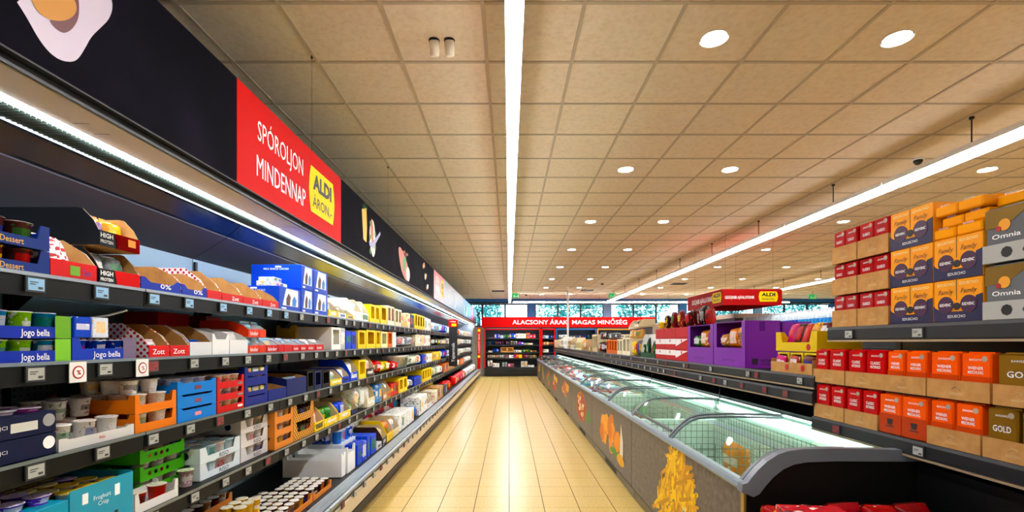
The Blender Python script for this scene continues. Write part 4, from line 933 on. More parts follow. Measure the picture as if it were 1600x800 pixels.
for tier in range(3):
    y0 = LY(262); w = round(LY(326)-y0, 3)
    o = tray(w, .38, .072, '62c81c', cut=.75, post=.02); put(o, 'L', y0, XS+.13, zD+tier*.084); tag(o, 'lime green tray of pots, %s of the green stack' % ('bottom', 'middle', 'top')[tier], 'tray', 'lime green trays')
    for q, c in enumerate((GOLDB, BLK, mat('cherry print', 'b01c24', .5), BLK)): rl(MB().lathe([(.010, 0), (.010, .001)], n=12).build('dot_print', c, o), (.06+.04*q, -.001, .03), 'x')
    place_cups('L', y0, XS+.13, zD+tier*.084+.004, w, 4, 4 if tier == 2 else 1, .036, .078, 'a8a8a0', 'd8e0c0', 'muesli topped pot in the %s lime green tray' % ('bottom', 'middle', 'top')[tier], 'yogurt pot', y0=.004, film=True, bodies=[('a8a8a0', 'dce4c8'), ('c8c4b8', 'e8ecd8')])
o = tray(.17, .2, .16, '62c81c', cut=.75, post=.02, name='cup_tray'); put(o, 'L', 2.075, XS+.25, zD); tag(o, 'lime green tray behind the sprinkle topped pots', 'tray')
place_cups('L', 2.075, XS+.25, zD+.09, .17, 2, 2, .036, .075, 'a8a8a0', 'dce4c8', 'muesli pot in the green tray behind the sprinkle pots', 'yogurt pot', film=True)
place_cups('L', LY(297), XS+.015, zD, .16, 2, 1, .036, .085, 'b89aa0', 'd8e4b8', 'loose muesli topped pot standing before the green stack', 'yogurt pot', film=True)
RISOB = mat('blue disc print', '3aa8c8', .4)
for k2, (p0, p1, c, lb) in enumerate(((327, 388, 'dce6ec', 'pale blue'), (389, 430, 'd8d4d4', 'pale grey'))):
    y0 = LY(p0); w = round(LY(p1)-y0-.004, 3)
    for tier in range(2+k2):
        o = tray(w, .36, .085, c, cut=.4, post=.05, text='RISO', tcol=mat('navy print', '16204c', .4), tx=w*.45, th=.024, twid=.09); put(o, 'L', y0, XS+.05, zD+tier*.087)
        rl(MB().lathe([(.02, 0), (.02, .001)], n=20).build('disc_print', RISOB, o), (-.001, .08, .045), 'y')
        tag(o, '%s rice pudding tray, %s layer' % (lb, ordn[tier]), 'tray', lb+' pudding trays')
        top = tier == 1+k2
        place_cups('L', y0, XS+.05, zD+tier*.087+.004, w, 4-k2, 4 if top else 1, .037, .078, 'a8d4e4', 'dce8ec', 'rice pudding pot in the %s %s pudding tray' % (ordn[tier], lb), 'pudding pot', y0=.006, bodies=[('b8dcec', 'c8e4ec'), ('e8d8d4', 'e8eaec')] if not k2 else [('e4c4b4', 'dcdcdc'), ('e8d8d4', 'ececec')], film=True)
place_cups('L', LY(322), XS+.18, zD+.21, .27, 3, 2, .045, .08, 'f0e4e0', 'd84a44', 'big pudding pot with red rim stacked above the pale blue trays', 'pudding pot', text='Riso', rb=.034)
for tier in range(3):
    y0 = LY(431); w = round(LY(460)-y0-.004, 3)
    o = tray(w, .40, .088, 'e0944c', cut=.5, post=.03); put(o, 'L', y0, XS+.008, zD+tier*.089); tag(o, 'tan orange dessert tray, %s of three left of the dotted tray' % ('bottom', 'middle', 'top')[tier], 'tray', 'tan dessert trays')
    place_cups('L', y0, XS+.008, zD+tier*.089+.004, w, 3, 4 if tier == 2 else 1, .038, .08, 'c89a78', 'e4dcc8', 'dessert pot in the %s tan orange tray' % ('bottom', 'middle', 'top')[tier], 'dessert pot', y0=.006, film=True)
for tier in range(2):
    y0 = LY(460.5); w = round(LY(492)-y0-.004, 3)
    o = tray(w, .34, .135, 'eda62c', m=HONEY, cut=.42, post=.05, inner=KRAFT, name='display_tray'); put(o, 'L', y0, XS+.01, zD+tier*.137); tag(o, 'black dotted orange tray, %s of two' % ('lower', 'upper')[tier], 'tray', 'dotted trays')
    letter(o, 'Danette', BLUET, .1, .08, .02, face='near', width=.1, center=True)
    for q in range(3):
        o = sbox(round(w/3-.02, 3), .2, .085, ('5a3a28', '3a2a24', '6a4a34')[q], m=PRINTFILM, name='dessert_pack'); put(o, 'L', y0+.01+q*w/3, XS+.02, zD+tier*.137+.005); tag(o, 'brown dessert pack in the %s dotted tray, %s across' % (('lower', 'upper')[tier], ordn[q]), 'dessert pack')

# bottom deck, near
def EY(px): return LY(px, DX)
# white carton of fruit pots
y0 = EY(335); w = round(EY(395)-y0, 3)
for tier in range(2):
    o = tray(.28, .32, .08, 'efecec', cut=.45, post=.06); put(o, 'L', 2.32, DX+.30, zE+tier*.082); tag(o, 'white tray with smile print of small fruit pots, %s layer' % ordn[tier], 'tray')
    place_cups('L', 2.32, DX+.30, zE+tier*.082+.004, .28, 4, 4 if tier else 1, .031, .073, 'c83040', 'f0e8ea', 'fruit pot in the white smile print tray, %s layer' % ordn[tier], 'fruit pot', film=True, bodies=[('e8e0e0', 'f2eaec'), ('d84050', 'f4eef0')])
place_cups('L', 1.72, DX+.03, zE, .55, 7, 3, .035, .10, 'e8dce0', 'f0f0f0', 'white pink printed pot on the bottom deck nearest the camera', 'fruit pot', film=True, bodies=[('e8dce0', 'f4f2f2'), ('e86a5a', 'f4eef0'), ('e0e4ec', 'eef2f4')], rb=.03)
o = carton(.34, .26, .15, .11, 'e4dcec', inner=WHITEM); put(o, 'L', 1.92, DX+.28, zE+.0); tag(o, 'lilac white printed carton at the back of the bottom deck', 'carton'); b = bag(.2, .13, .08, 'c02848', seed=9); put_in(b, 'L', 1.92, DX+.28, zE, .2, .12, .01, rx=-.2); tag(b, 'red fruit packet in the lilac white carton', 'packet')
place_cups('L', 2.30, DX+.03, zE, .62, 8, 3, .035, .085, 'e8e4e8', 'f4f2f2', 'white yogurt pot loose on the bottom deck before the pudding trays', 'yogurt pot', film=True, bodies=[('e8e4e8', 'f4f2f2'), ('ece0dc', 'f2ecea')])
# pudding trays
for k2, (yy, X2, w, nx, ny, zo, lb) in enumerate(((2.93, DX+.02, .56, 7, 5, 0, 'front'), (3.50, DX+.02, .36, 5, 4, 0, 'right hand'), (2.72, DX+.40, .42, 5, 2, .11, 'raised rear'))):
    o = tray(w, round(ny*.075+.02, 3), .06 if k2 < 2 else .075, 'e0944c', cut=.6, post=.03); put(o, 'L', yy, X2, zE+zo); tag(o, 'tan card tray of small brown puddings, the %s one' % lb, 'tray')
    place_cups('L', yy, X2, zE+zo+.004, w, nx, ny, .030, .078, '4a2630', 'f0ece4', 'small brown pudding cup with white lid in the %s tan tray' % lb, 'pudding cup', pitch=.073, y0=.01, film=True, bodies=[('4a2630', 'f2eee8'), ('5a2a34', 'ece8e0'), ('b8905c', 'f2eee4')])
o = sbox(.42, .2, .10, 'd89a54', m=OBJC, name='cardboard_base'); put(o, 'L', 2.72, DX+.40, zE); tag(o, 'tan card case under the raised rear pudding tray', 'case')
place_cups('L', 2.80, DX+.13, zE+.084, .26, 3, 2, .034, .10, 'e8b83c', 'f2ead0', 'tall yellow vanilla pudding cup standing on the small puddings', 'pudding cup', film=True)
# white carton
o = tray(.215, .46, .23, 'fafcfc', cut=.75, post=.02, name='display_tray'); put(o, 'L', 4.24, DX+.02, zE); tag(o, 'big white open carton behind the pudding trays', 'carton')
o = tray(.10, .5, .20, 'fafcfc', cut=.9, name='display_tray'); put(o, 'L', 4.12, DX+.03, zE); tag(o, 'white folded carton wall directly beyond the pudding trays', 'carton')
place_cups('L', 4.5, DX+.155, zE+.20, .44, 4, 3, .045, .12, '2c5ac8', 'dce8f4', 'tall blue white cream tub behind the white carton', 'cream tub', film=True, bodies=[('2c5ac8', 'e4ecf4'), ('3c78d8', 'dce6f4'), ('a8c4ec', 'e8eef8')])
o = sbox(.44, .36, .198, 'dfe6ee', m=OBJC, name='cardboard_base'); put(o, 'L', 4.5, DX+.155, zE); tag(o, 'white card case carrying the tall blue cream tubs', 'case')

# ================================================================ right shelves: coffee
def coffee(w, h, col, lines, d=.075, tz=.42, th=.016, low=None, badge_=True, m=None, brand='BARISSIMO'):
    def fn():
        o = MB().cbox(0, w, 0, d, 0, h-.006, .006).build('coffee_pack', m or FILM, color=col)
        MB().box(.008, w-.008, d*.35, d*.65, h-.008, h).build('top_fold', m or FILM, o, col)
        if low: MB().box(.001, w-.001, -.001, .001, .004, h*low[1]).build('lower_band', FILM, o, low[0])
        letter(o, brand, WHITE, w/2, h*.82, .009, width=w*.42, center=True)
        for k_, tline in enumerate(lines): letter(o, tline, WHITE, w/2, h*tz-k_*th*1.35, th, width=w*(.52 if len(tline) > 4 else .6), center=True, bold=.01)
        if badge_:
            rl(MB().lathe([(.012, 0), (.012, .001)], n=20).build('seal_print', mat('seal print', 'b8a894', .4), o), (w*.8, -.0005, h*.86), 'x')
        return o
    return proto(('coffee', w, h, col, tuple(lines), m.name if m else 0), fn)
def ktray(w, h, d=.36, n=1):
    def fn():
        o = MB().box(0, w, 0, d, 0, .003).box(0, w, d-.003, d, 0, h).build('coffee_tray', KRAFT)
        MB().box(0, w, -.003, .0, 0, h).build('front_wall', KRAFT, o); MB().box(0, .003, 0, d, 0, h).build('side_wall', KRAFT, o); MB().box(w-.003, w, 0, d, 0, h).build('side_wall', KRAFT, o)
        for q in range(n):
            cx = w*(q+.5)/n; letter(o, 'BARISSIMO', mat('pale kraft print', 'd8c09c', .6), cx, h*.25, .011, width=.06, center=True, depth=-.004)
            MB().tube([(cx-.02, -.004, h*.48), (cx-.012, -.004, h*.62), (cx, -.004, h*.68), (cx+.012, -.004, h*.62), (cx+.02, -.004, h*.48)], .0012, 4).build('arch_print', mat('pale kraft print'), o)
        return o
    return proto(('ktray', w, h, d, n), fn)
Z1 = 1.076+.002; Z2 = 1.652+.002
CR = 'c41424'; WO = 'f26a10'; GO = 'a88428'
def crow(z, packs, lbl, h, tier):
    for q, (p0, p1, kind) in enumerate(packs):
        ya, yb = RY(p0), RY(p1); w = round(ya-yb-.012, 3)
        if kind == 'c': o = coffee(w, h, CR, ['CLASSIC', 'INTENSO'], tz=.62)
        elif kind == 'w': o = coffee(w, h, WO, ['WIENER', 'MISCHUNG'], low=('c85008', .5), tz=.64, th=.014)
        elif kind == 'g': o = coffee(w, h, GO, ['GOLD'], th=.026, tz=.53, m=mat('gold foil', 'a07a28', .3, .6))
        elif kind == 'k': o = coffee(w, h, 'b0121e', ['CLASSICO'], tz=.2, th=.014)
        put(o, 'R', ya-.006, GX+.012, z)
        nm = {'c': 'red coffee', 'w': 'orange coffee', 'g': 'gold coffee', 'k': 'classic coffee'}[kind]
        idx = [x[2] for x in packs[:q]].count(kind)
        tag(o, '%s pack, %s, %s of its colour from far end' % (nm, lbl, ordn[idx]), 'coffee pack', 'coffee packs '+lbl)
TH = .086; PH = .212
def ctray(p0, p1, z, h, lb, n=1):
    ya, yb = RY(p0), RY(p1); o = ktray(round(ya-yb-.004, 3), h, n=n); put(o, 'R', ya, GX+.006, z); tag(o, lb, 'tray')
ctray(1271, 1318, Z1, TH, 'brown card tray of red coffee, lower row, far end'); ctray(1318.5, 1370.5, Z1, TH, 'brown card tray of red coffee, lower row, before loose orange packs')
ctray(1447, 1532, Z1, TH, 'brown card tray of orange coffee, lower row, after loose packs', 1); ctray(1534, 1640, Z1, TH, 'brown card tray of gold coffee, lower row')
crow(Z1+.004, [(1272, 1294, 'c'), (1294.5, 1317.5, 'c'), (1319, 1343, 'c'), (1343.5, 1370, 'c'), (1449, 1487, 'w'), (1487.5, 1531, 'w'), (1536, 1588, 'g'), (1589, 1638, 'g')], 'lower row in trays', PH, 1)
# loose full-face packs
for q, (p0, p1) in enumerate(((1372, 1406), (1407, 1446))):
    ya, yb = RY(p0), RY(p1); o = coffee(round(ya-yb-.003, 3), .212, WO, ['WIENER', 'MISCHUNG'], low=('c04c08', .5), tz=.64, th=.015); put(o, 'R', ya, GX+.008, Z1)
    c = MB().prism([(0, 0), (.03, 0), (.035, .03), (-.005, .03)], -.002, -.0005, 'y').box(-.012, .042, -.002, -.0005, -.012, -.006).build('cup_print', mat('dark cup print', '30140a', .5), o); c.location = ((ya-yb)/2-.015, 0, .05)
    tag(o, 'orange coffee pack without tray, lower row, %s one' % ('far', 'near')[q], 'coffee pack')
T2 = Z1+.225
ctray(1270, 1319, T2, TH, 'brown card tray of red coffee, second row, far end'); ctray(1320, 1446, T2, TH, 'long brown card tray of red and orange coffee, second row', 2)
ctray(1447, 1547, T2, TH, 'brown card tray of orange coffee, second row'); ctray(1550, 1640, T2, TH, 'brown card tray of gold coffee, second row')
for q, (p0, p1) in enumerate(((1271, 1446), (1447, 1547), (1550, 1640))):
    ya, yb = RY(p0), RY(p1)
crow(T2+.004, [(1271, 1292, 'c'), (1292.5, 1318, 'c'), (1321.5, 1348.5, 'c'), (1349, 1381, 'c'), (1382, 1410, 'w'), (1410.5, 1445, 'w'), (1449, 1495.5, 'w'), (1496, 1546, 'w'), (1552, 1637, 'g')], 'second row in trays', PH, 2)
# upper shelf
for tier in range(3):
    zz = Z2+tier*.193
    for q, (p0, p1) in enumerate(((1299.5, 1338), (1339, 1387.5))):
        ctray(p0, p1, zz, .10, 'brown card tray of classic red coffee, upper shelf, %s column, %s tier' % (('far', 'near')[q], ordn[tier]))
        ya, yb = RY(p0), RY(p1)
        for k_ in range(2):
            w = round((ya-yb)/2-.009, 3); o = coffee(w, .188 if tier < 2 else .195, 'b0121e', ['CLASSICO'], tz=.6, th=.016, brand='BARISSIMO'); put(o, 'R', ya-.004-k_*(w+.003), GX+.012, zz+.004)
            tag(o, 'red classic coffee pack, upper shelf, %s column, %s tier, %s of the pair' % (('far', 'near')[q], ordn[tier], ('left', 'right')[k_]), 'coffee pack', 'classic coffee packs')
EO = 'f2aa18'; EPU = '1c0a4c'
def eduscho(w, h, d=.3):
    def fn():
        o = MB().cbox(0, w, 0, d, 0, h, .003).build('coffee_carton', OBJC, color=EO)
        MB().prism([(0, 0), (w, 0), (w, h*.62), (w*.88, h*.58), (w*.86, h*.4), (w*.7, h*.24), (w*.2, h*.24), (w*.04, h*.34), (0, h*.4)], -.002, 0, 'y').build('violet_band', mat('deep violet print', EPU, .4), o)
        MB().box(w*.485, w*.495, -.001, 0, h*.5, h).build('pack_gap', BLK, o)
        for k_ in range(2):
            cx = w*(.27+.47*k_)
            letter(o, 'EDUSCHO', mat('cream print', 'f6e6b0', .5), cx, h*.86, h*.07, width=w*.36, center=True, bold=.015, depth=-.0022)
            letter(o, 'Family', mat('brown print', '5a2408', .5), cx, h*.66, h*.12, width=w*.32, center=True, shear=.3, depth=-.0022)
            b = MB().lathe([(w*.165, 0), (w*.165, .002)], n=24).build('violet_disc', mat('plum print', '4a1248', .4), o); b.location = (cx, -.0015, h*.4); b.rotation_euler.x = L90
            letter(o, 'KEDVENC', WHITE, cx, h*.37, h*.07, width=w*.24, center=True, bold=.02, depth=-.0045)
        letter(o, 'EDUSCHO', WHITE, w/2, h*.09, h*.07, width=w*.36, center=True, depth=-.0032)
        b = MB().lathe([(w*.07, 0), (w*.07, .002)], n=20).build('black_disc', BLK, o); b.location = (w*.5, -.001, h*.36); b.rotation_euler.x = L90
        return o
    return proto(('edu', w, h), fn)
for q, (p0, p1, n) in enumerate(((1388.5, 1455, 3), (1456, 1533, 2))):
    for tier in range(n):
        ya, yb = RY(p0), RY(p1); o = eduscho(round(ya-yb-.003, 3), .190); put(o, 'R', ya, GX+.01, Z2+tier*.192); tag(o, 'orange violet family coffee carton, %s column, %s tier' % (('left', 'right')[q], ordn[tier]), 'coffee carton', 'family coffee cartons')
for q, (p0, p1, tier, dx) in enumerate(((1455, 1489, 0, 0), (1490, 1531, 0, 0), (1461, 1494, 1, .02), (1495, 1533, 1, .02), (1457, 1491, 2, .0), (1492, 1532, 2, .0), (1533.5, 1585, 3, .05))):
    ya, yb = RY(p0), RY(p1); o = coffee(round(ya-yb-.003, 3), .052, EO, [], d=.19, badge_=False, brand='EDUSCHO'); put(o, 'R', ya, GX+.012+dx, Z2+.385+tier*.053 if tier < 3 else Z2+.475)
    tag(o, 'orange coffee pack lying flat on the right carton column, %s layer, %s' % (ordn[min(tier, 3)], ('left', 'right')[q % 2]), 'coffee pack')
def omnia(w, h, lip):
    def fn():
        o = MB().box(0, w, 0, .3, 0, .003).box(0, w, -.003, 0, 0, lip).build('coffee_tray', mat('grey white card', 'b4b4b0', .6))
        letter(o, 'Omnia', mat('charcoal print', '3a3a3c', .5), w*.4, lip*.25, lip*.5, width=w*.5, bold=.03, depth=-.0045)
        b = MB().lathe([(lip*.3, 0), (lip*.3, .001)], n=8).build('octagon_print', BLK, o); b.location = (w*.25, -.0035, lip*.5); b.rotation_euler.x = L90
        return o
    return proto(('omt', w), fn)
for tier in range(2):
    ya = RY(1534); o = omnia(.40, .233, .075); put(o, 'R', ya, GX+.006, Z2+tier*.234); tag(o, 'grey tray at the right photo edge, %s tier' % ordn[tier], 'tray')
    for k_ in range(2):
        def fn():
            w = .19; h = .222
            o = MB().cbox(0, w, 0, .09, 0, h, .006).build('coffee_pack', FILM, color='74767a')
            MB().prism([(0, h*.62), (w*.35, h*.64), (w*.6, h*.72), (w*.8, h*.84), (w, h*.88), (w, h-.006), (0, h-.006)], -.0015, .0, 'y').build('olive_band', mat('olive gold foil', '8a6c10', .35, .4), o)
            b = MB().lathe([(.024, 0), (.024, .001)], n=20).build('yellow_disc', mat('amber print', 'e8a81c', .4), o); b.location = (w*.42, -.002, h*.66); b.rotation_euler.x = L90
            b = MB().lathe([(.011, 0), (.011, .001)], n=16).build('red_disc', DRED, o); b.location = (w*.3, -.0032, h*.6); b.rotation_euler.x = L90
            letter(o, 'Omnia', WHITE, w*.45, h*.42, .02, width=w*.6, center=True, bold=.01); return o
        o = proto(('omnia',), fn); put(o, 'R', ya-.004-k_*.193, GX+.012, Z2+tier*.234+.004); tag(o, 'grey gold coffee pack, %s tier, %s of its pair' % (ordn[tier], ('left', 'right')[k_]), 'coffee pack', 'grey gold coffee packs')

# loose cord under the top shelf
c = MB().tube([(-1.66, 2.10, 1.70), (-1.70, 2.05, 1.675), (-1.78, 2.0, 1.655), (-1.88, 1.98, 1.648), (-2.02, 1.98, 1.65), (-2.19, 1.99, 1.66)], .005).build('power_cord', mat('white cable', 'd8d8d4', .4)); tag(c, 'loose white cord drooping under the top chiller shelf', 'cord')

# ================================================================ mid and far products, every one an object
def UM(key, fn):
    if key not in BAGM: BAGM[key] = fn()
    return BAGM[key]
def unit_carton():
    t = .02; b = MB().box(0, 1, 0, 1, 0, .012, 1).box(0, 1, .985, 1, .0, 1, 0).box(t, 1-t, .97, .985, 0, 1, 1)
    side = [(0, 0), (0, .42), (.08, .66), (.22, .95), (.28, 1), (1, 1), (1, 0)]
    b.prism(side, 0, t/2, 'x', 0).prism(side, t/2, t, 'x', 1).prism(side, 1-t, 1-t/2, 'x', 1).prism(side, 1-t/2, 1, 'x', 0)
    return b.mesh('display_carton', [OBJC, mat('pale card inside', 'd8c4a0', .7)])
def unit_tall():
    t = .03; b = MB().box(0, 1, 0, 1, 0, .012, 1).box(0, 1, .97, 1, 0, 1, 0).box(0, t, 0, .97, 0, 1, 0).box(1-t, 1, 0, .97, 0, 1, 0).box(t, 1-t, .0, .97, .97, 1, 0).box(0, .15, -.02, 0, 0, 1, 0).box(.85, 1, -.02, 0, 0, 1, 0).box(.15, .85, -.02, 0, 0, .24, 0).box(.15, .85, -.02, 0, .9, 1, 0)
    return b.mesh('display_carton', [OBJC, KRAFT])
def unit_box(): return MB().cbox(0, 1, 0, 1, 0, 1, .02).mesh('product_box', PRINT)
def unit_lip(): return MB().box(0, 1, -.012, 0, 0, .40).mesh('front_lip', PRINT)
def unit_bag(seed):
    def f():
        me = bag_mesh(1, 1, 1, seed, PRINTFILM)
        for v in me.vertices: v.co.x += .5; v.co.y += .5
        return me
    return f
def unit_tub(): return MB().lathe([(.36, 0), (.44, .9), (.49, .91), (.49, .97), (.45, 1)], .5, .5, n=14).mesh('tub', PRINTFILM)
NAMES = {'ffe010': 'yellow', 'fcfcf8': 'white', 'f2ead0': 'cream', '1650dc': 'blue', '16245c': 'navy', 'e0141c': 'red', 'd0a060': 'tan', '3c2418': 'brown', '4a9a3c': 'green', 'b4d8f4': 'pale blue', 'f0841c': 'orange', 'ccd0d4': 'grey', 'f4ecbc': 'pale yellow', 'd8e0c8': 'pale green', '141416': 'black', '7a2c8a': 'violet', 'c8488a': 'pink', 'd8c8a4': 'beige', '3c88c8': 'sky blue', '6a6e74': 'dark grey'}
CI = {v: k for k, v in NAMES.items()}
FARX = {'A': (zA, XS, 'top shelf'), 'B': (zB, XS, 'second shelf'), 'C': (zC, XS, 'third shelf'), 'D': (zD, XS, 'fourth shelf'), 'E': (zE, DX, 'bottom deck')}
LC = {}
def ulab(base, group=None):
    "keep each label single: a repeat gets its ordinal in front"
    LC[base] = LC.get(base, 0)+1; n = LC[base]
    if n == 1: return base
    return (ordn[n-1] if n <= 20 else 'another far')+' '+base
def unit_item(kind, col, side, a, X, z, w, d, h, sub=None):
    mk = {'oc': ('display_carton', unit_carton), 'tall': ('upright_carton', unit_tall), 'bx': ('product_box', unit_box), 'bag': ('product_bag', unit_bag(11)), 'bag2': ('product_pouch', unit_bag(12)), 'tub': ('product_tub', unit_tub)}[kind]
    o = new(mk[0], UM(kind, mk[1]), None, col); o.scale = (w, d, h); put(o, side, a, X, z)
    if kind == 'oc': new('front_lip', UM('lip', unit_lip), o, sub or col)
    return o
KN = {'oc': 'open carton', 'tall': 'upright carton', 'bx': 'box', 'bag': 'bag', 'bag2': 'bag', 'tub': 'tub'}
def run(side, items, loc, nm=None):
    "items: (a, X, z, w, d, h, kind, colour, content colour or None, n)"
    for q, (a, X, z, w, d, h, kind, c, cc, n) in enumerate(items):
        nb = items[q-1] if q else (items[q+1] if len(items) > 1 else None)
        where = loc(a)
        bes = ', beside %s %s' % (nb[7], KN[nb[6]].split()[-1]) if nb else ''
        sg = 1 if side != 'R' else -1
        if kind not in ('oc', 'tall'): n = max(n, round(w/.16))
        if kind in ('oc', 'tall') or n <= 1:
            m_ = max(1, round(w/.24)) if kind in ('oc', 'tall') else 1
            L0 = ulab('%s %s%s, %s' % (c, KN[kind], bes, where))
            if m_ > 1: w /= m_
            if cc: L_ = ulab('%s packet in the %s carton%s, %s' % (cc, c, bes, where))
            if m_ > 1: n = 1
            for e_ in range(m_):
                o = unit_item(kind, CI[c], side, a, X, z, w-.006*(m_ > 1), d, h); tag(o, L0, KN[kind].split()[-1], L0 if m_ > 1 else None)
                if cc:
                    n2 = max(1, n)
                    for j in range(n2):
                        ww = w*.84/n2; o = unit_item('bag' if j % 2 else 'bag2', CI[cc], side, a+sg*(w*.07+ww*j), X+d*.14, z+.005, ww, min(.12, d*.36), h*(.84 if kind == 'tall' else .84)); o.name = 'product_packet'; tag(o, L_, 'packet', L_)
                a += sg*w
            if 0:
                n2 = max(1, n); L_ = ulab('%s packet in the %s carton%s, %s' % (cc, c, bes, where))
                for j in range(n2):
                    ww = w*.88/n2; o = unit_item('bag' if j % 2 else 'bag2', CI[cc], side, a+sg*(w*.06+ww*j), X+d*.12, z+.005, ww, min(.14, d*.4), h*(.85 if kind == 'tall' else .86)); o.name = 'product_packet'
                    tag(o, L_, 'packet', L_)
        else:
            L_ = ulab('%s %s%s, %s' % (c, KN[kind], bes, where))
            if kind == 'bag': d *= .8; X += d*.1 if side != 'F' else .03
            for j in range(n):
                ww = w/n; kk = kind if kind != 'bag' else ('bag', 'bag2')[j % 2]
                o = unit_item(kk, CI[c], side, a+sg*(ww*j), X, z, ww*.94, d, h*R.uniform(.95, 1.03))
                if kk in ('bag', 'bag2'): o.rotation_euler.y = R.uniform(-.03, .03); o.location.z += .006
                if nm: o.name = nm
                tag(o, L_, KN[kind], L_)
def lrow(sh, entries, sb=.01, d=.32, zo=0, row=''):
    z0, X0_, sn = FARX[sh]; its = []
    for e in entries:
        p0, p1, yt, kind, c, cc, n = (list(e)+[None, 1])[:7] if len(e) < 7 else e
        X = X0_+sb; y0, y1 = LY(p0, X0_), LY(p1, X0_); s = F/y0; h = max(.05, (VY+(EYE-z0-zo)*s-yt)/s)
        its.append((y0+.004, X, z0+zo, y1-y0-.008, min(d, .32), min(h, {'A': .3, 'B': .21, 'C': .238, 'D': .262, 'E': .31}[sh]), kind, c, cc, n))
    run('L', its, lambda a: '%sdairy %s, %s bay' % (row, sn, bayw[min(8, int((a-CY0)/CH_L))]))
lrow('A', [(514, 530, 468, 'oc', 'yellow', 'brown', 1), (531, 542, 476, 'oc', 'white', 'pale green', 1), (543, 554, 482, 'oc', 'yellow', 'green', 1), (555, 577, 465, 'oc', 'white', 'pale blue', 2), (579, 594, 475, 'tall', 'yellow', 'white', 1), (595, 605, 477, 'tall', 'yellow', None, 1),
    (606, 617, 477, 'tall', 'cream', 'red', 1), (618, 628, 482, 'tall', 'cream', 'tan', 1), (629, 637, 486, 'oc', 'beige', 'orange', 1), (638, 642, 489, 'bx', 'pale yellow', None, 1), (643, 648, 491, 'bx', 'navy', None, 1), (648.5, 664, 490, 'tall', 'yellow', 'navy', 3), (665, 674, 496, 'bx', 'white', None, 2), (674.5, 690, 503, 'bag', 'pale blue', None, 4), (690.5, 700, 507, 'bag', 'blue', None, 3)])
lrow('B', [(518.5, 533, 511, 'tall', 'white', 'cream', 2), (533.5, 541, 512, 'bx', 'grey', None, 1), (542, 559, 516, 'bx', 'blue', None, 2), (560, 572, 516, 'tall', 'yellow', 'tan', 1), (573, 587, 515, 'tall', 'yellow', 'orange', 1), (588, 595, 516, 'tall', 'yellow', None, 1), (596, 606, 518, 'tall', 'pale yellow', 'white', 1), (606.5, 613.5, 518, 'tall', 'orange', 'white', 1), (614, 620, 519, 'bx', 'white', None, 1),
    (620.5, 649, 524, 'bag', 'grey', None, 7), (650, 662, 520, 'bx', 'cream', None, 3), (662.5, 673, 521, 'bx', 'white', None, 3), (674, 690, 528, 'bag', 'brown', None, 4), (690.5, 700, 530, 'bag', 'beige', None, 3)])
lrow('C', [(480.5, 491.5, 580, 'tall', 'black', 'tan', 1), (492, 503.5, 580, 'tall', 'navy', 'beige', 1), (504, 516.5, 580, 'tall', 'black', 'cream', 1), (517, 535.5, 580, 'oc', 'yellow', 'white', 1), (536, 547, 575, 'oc', 'blue', 'white', 1), (548, 560.5, 562, 'oc', 'blue', 'white', 1), (561, 572.5, 563, 'tall', 'yellow', 'cream', 1), (573, 585.5, 556, 'oc', 'brown', 'white', 2),
    (586, 599.5, 564, 'bag', 'red', None, 3), (600, 612.5, 566, 'bag', 'yellow', None, 3), (613, 625.5, 566, 'bag', 'red', None, 3), (626, 642, 556, 'tub', 'white', None, 5), (642.5, 660, 556, 'bag', 'pale green', None, 5), (660.5, 667, 555, 'bx', 'blue', None, 2), (667.5, 676, 553, 'bx', 'white', None, 3), (676.5, 689.5, 550, 'bx', 'yellow', None, 3), (690, 700, 547, 'bag', 'blue', None, 4)])
lrow('D', [(492.5, 507.5, 640, 'oc', 'yellow', 'orange', 1), (508, 529.5, 636, 'oc', 'yellow', 'green', 2), (530, 549, 628, 'oc', 'yellow', 'blue', 2), (549.5, 560, 630, 'oc', 'black', 'green', 1), (560.5, 574.5, 598, 'bag', 'white', None, 4), (575, 586.5, 600, 'oc', 'cream', 'white', 1), (587, 598.5, 602, 'bx', 'sky blue', None, 2), (599, 611.5, 598, 'oc', 'tan', 'white', 1), (612, 623.5, 600, 'bx', 'red', None, 2), (624, 637, 592, 'tall', 'yellow', 'yellow', 1),
    (637.5, 648, 596, 'bag', 'white', None, 4), (648.5, 659.5, 590, 'bx', 'blue', None, 2), (660, 674.5, 578, 'tall', 'yellow', 'pale yellow', 2), (675, 686, 575, 'bag', 'pale green', None, 4), (686.5, 693, 572, 'bag', 'white', None, 3), (693.5, 701, 568, 'bx', 'orange', None, 3)])
lrow('D', [(515, 530, 617, 'bag', 'white', None, 4), (531, 549, 606, 'bag', 'blue', None, 4), (550, 566, 604, 'bag', 'white', None, 5), (600, 625, 585, 'bag', 'yellow', None, 5)], sb=.37, d=.2, row='back of ')
lrow('E', [(560, 575, 697, 'bx', 'blue', None, 1), (575.5, 580, 682, 'bx', 'blue', None, 1)], d=.12)
lrow('E', [(581, 589.5, 682, 'bx', 'blue', None, 1), (590, 598, 695, 'bx', 'white', None, 1), (598.5, 605, 668, 'oc', 'brown', 'beige', 1), (605.5, 615, 658, 'oc', 'yellow', 'orange', 1), (615.5, 624, 655, 'oc', 'cream', 'white', 1), (624.5, 637, 650, 'bx', 'white', None, 2), (637.5, 648, 643, 'bx', 'white', None, 2), (648.5, 655.5, 640, 'bag', 'sky blue', None, 2), (656, 668, 622, 'bx', 'white', None, 3),
    (668.5, 677.5, 618, 'oc', 'white', 'grey', 1), (678, 684.5, 612, 'bx', 'cream', None, 2), (685, 693.5, 606, 'bx', 'tan', None, 2), (694, 700.5, 604, 'bx', 'brown', None, 2), (701, 707, 598, 'bag', 'red', None, 4)], d=.3)
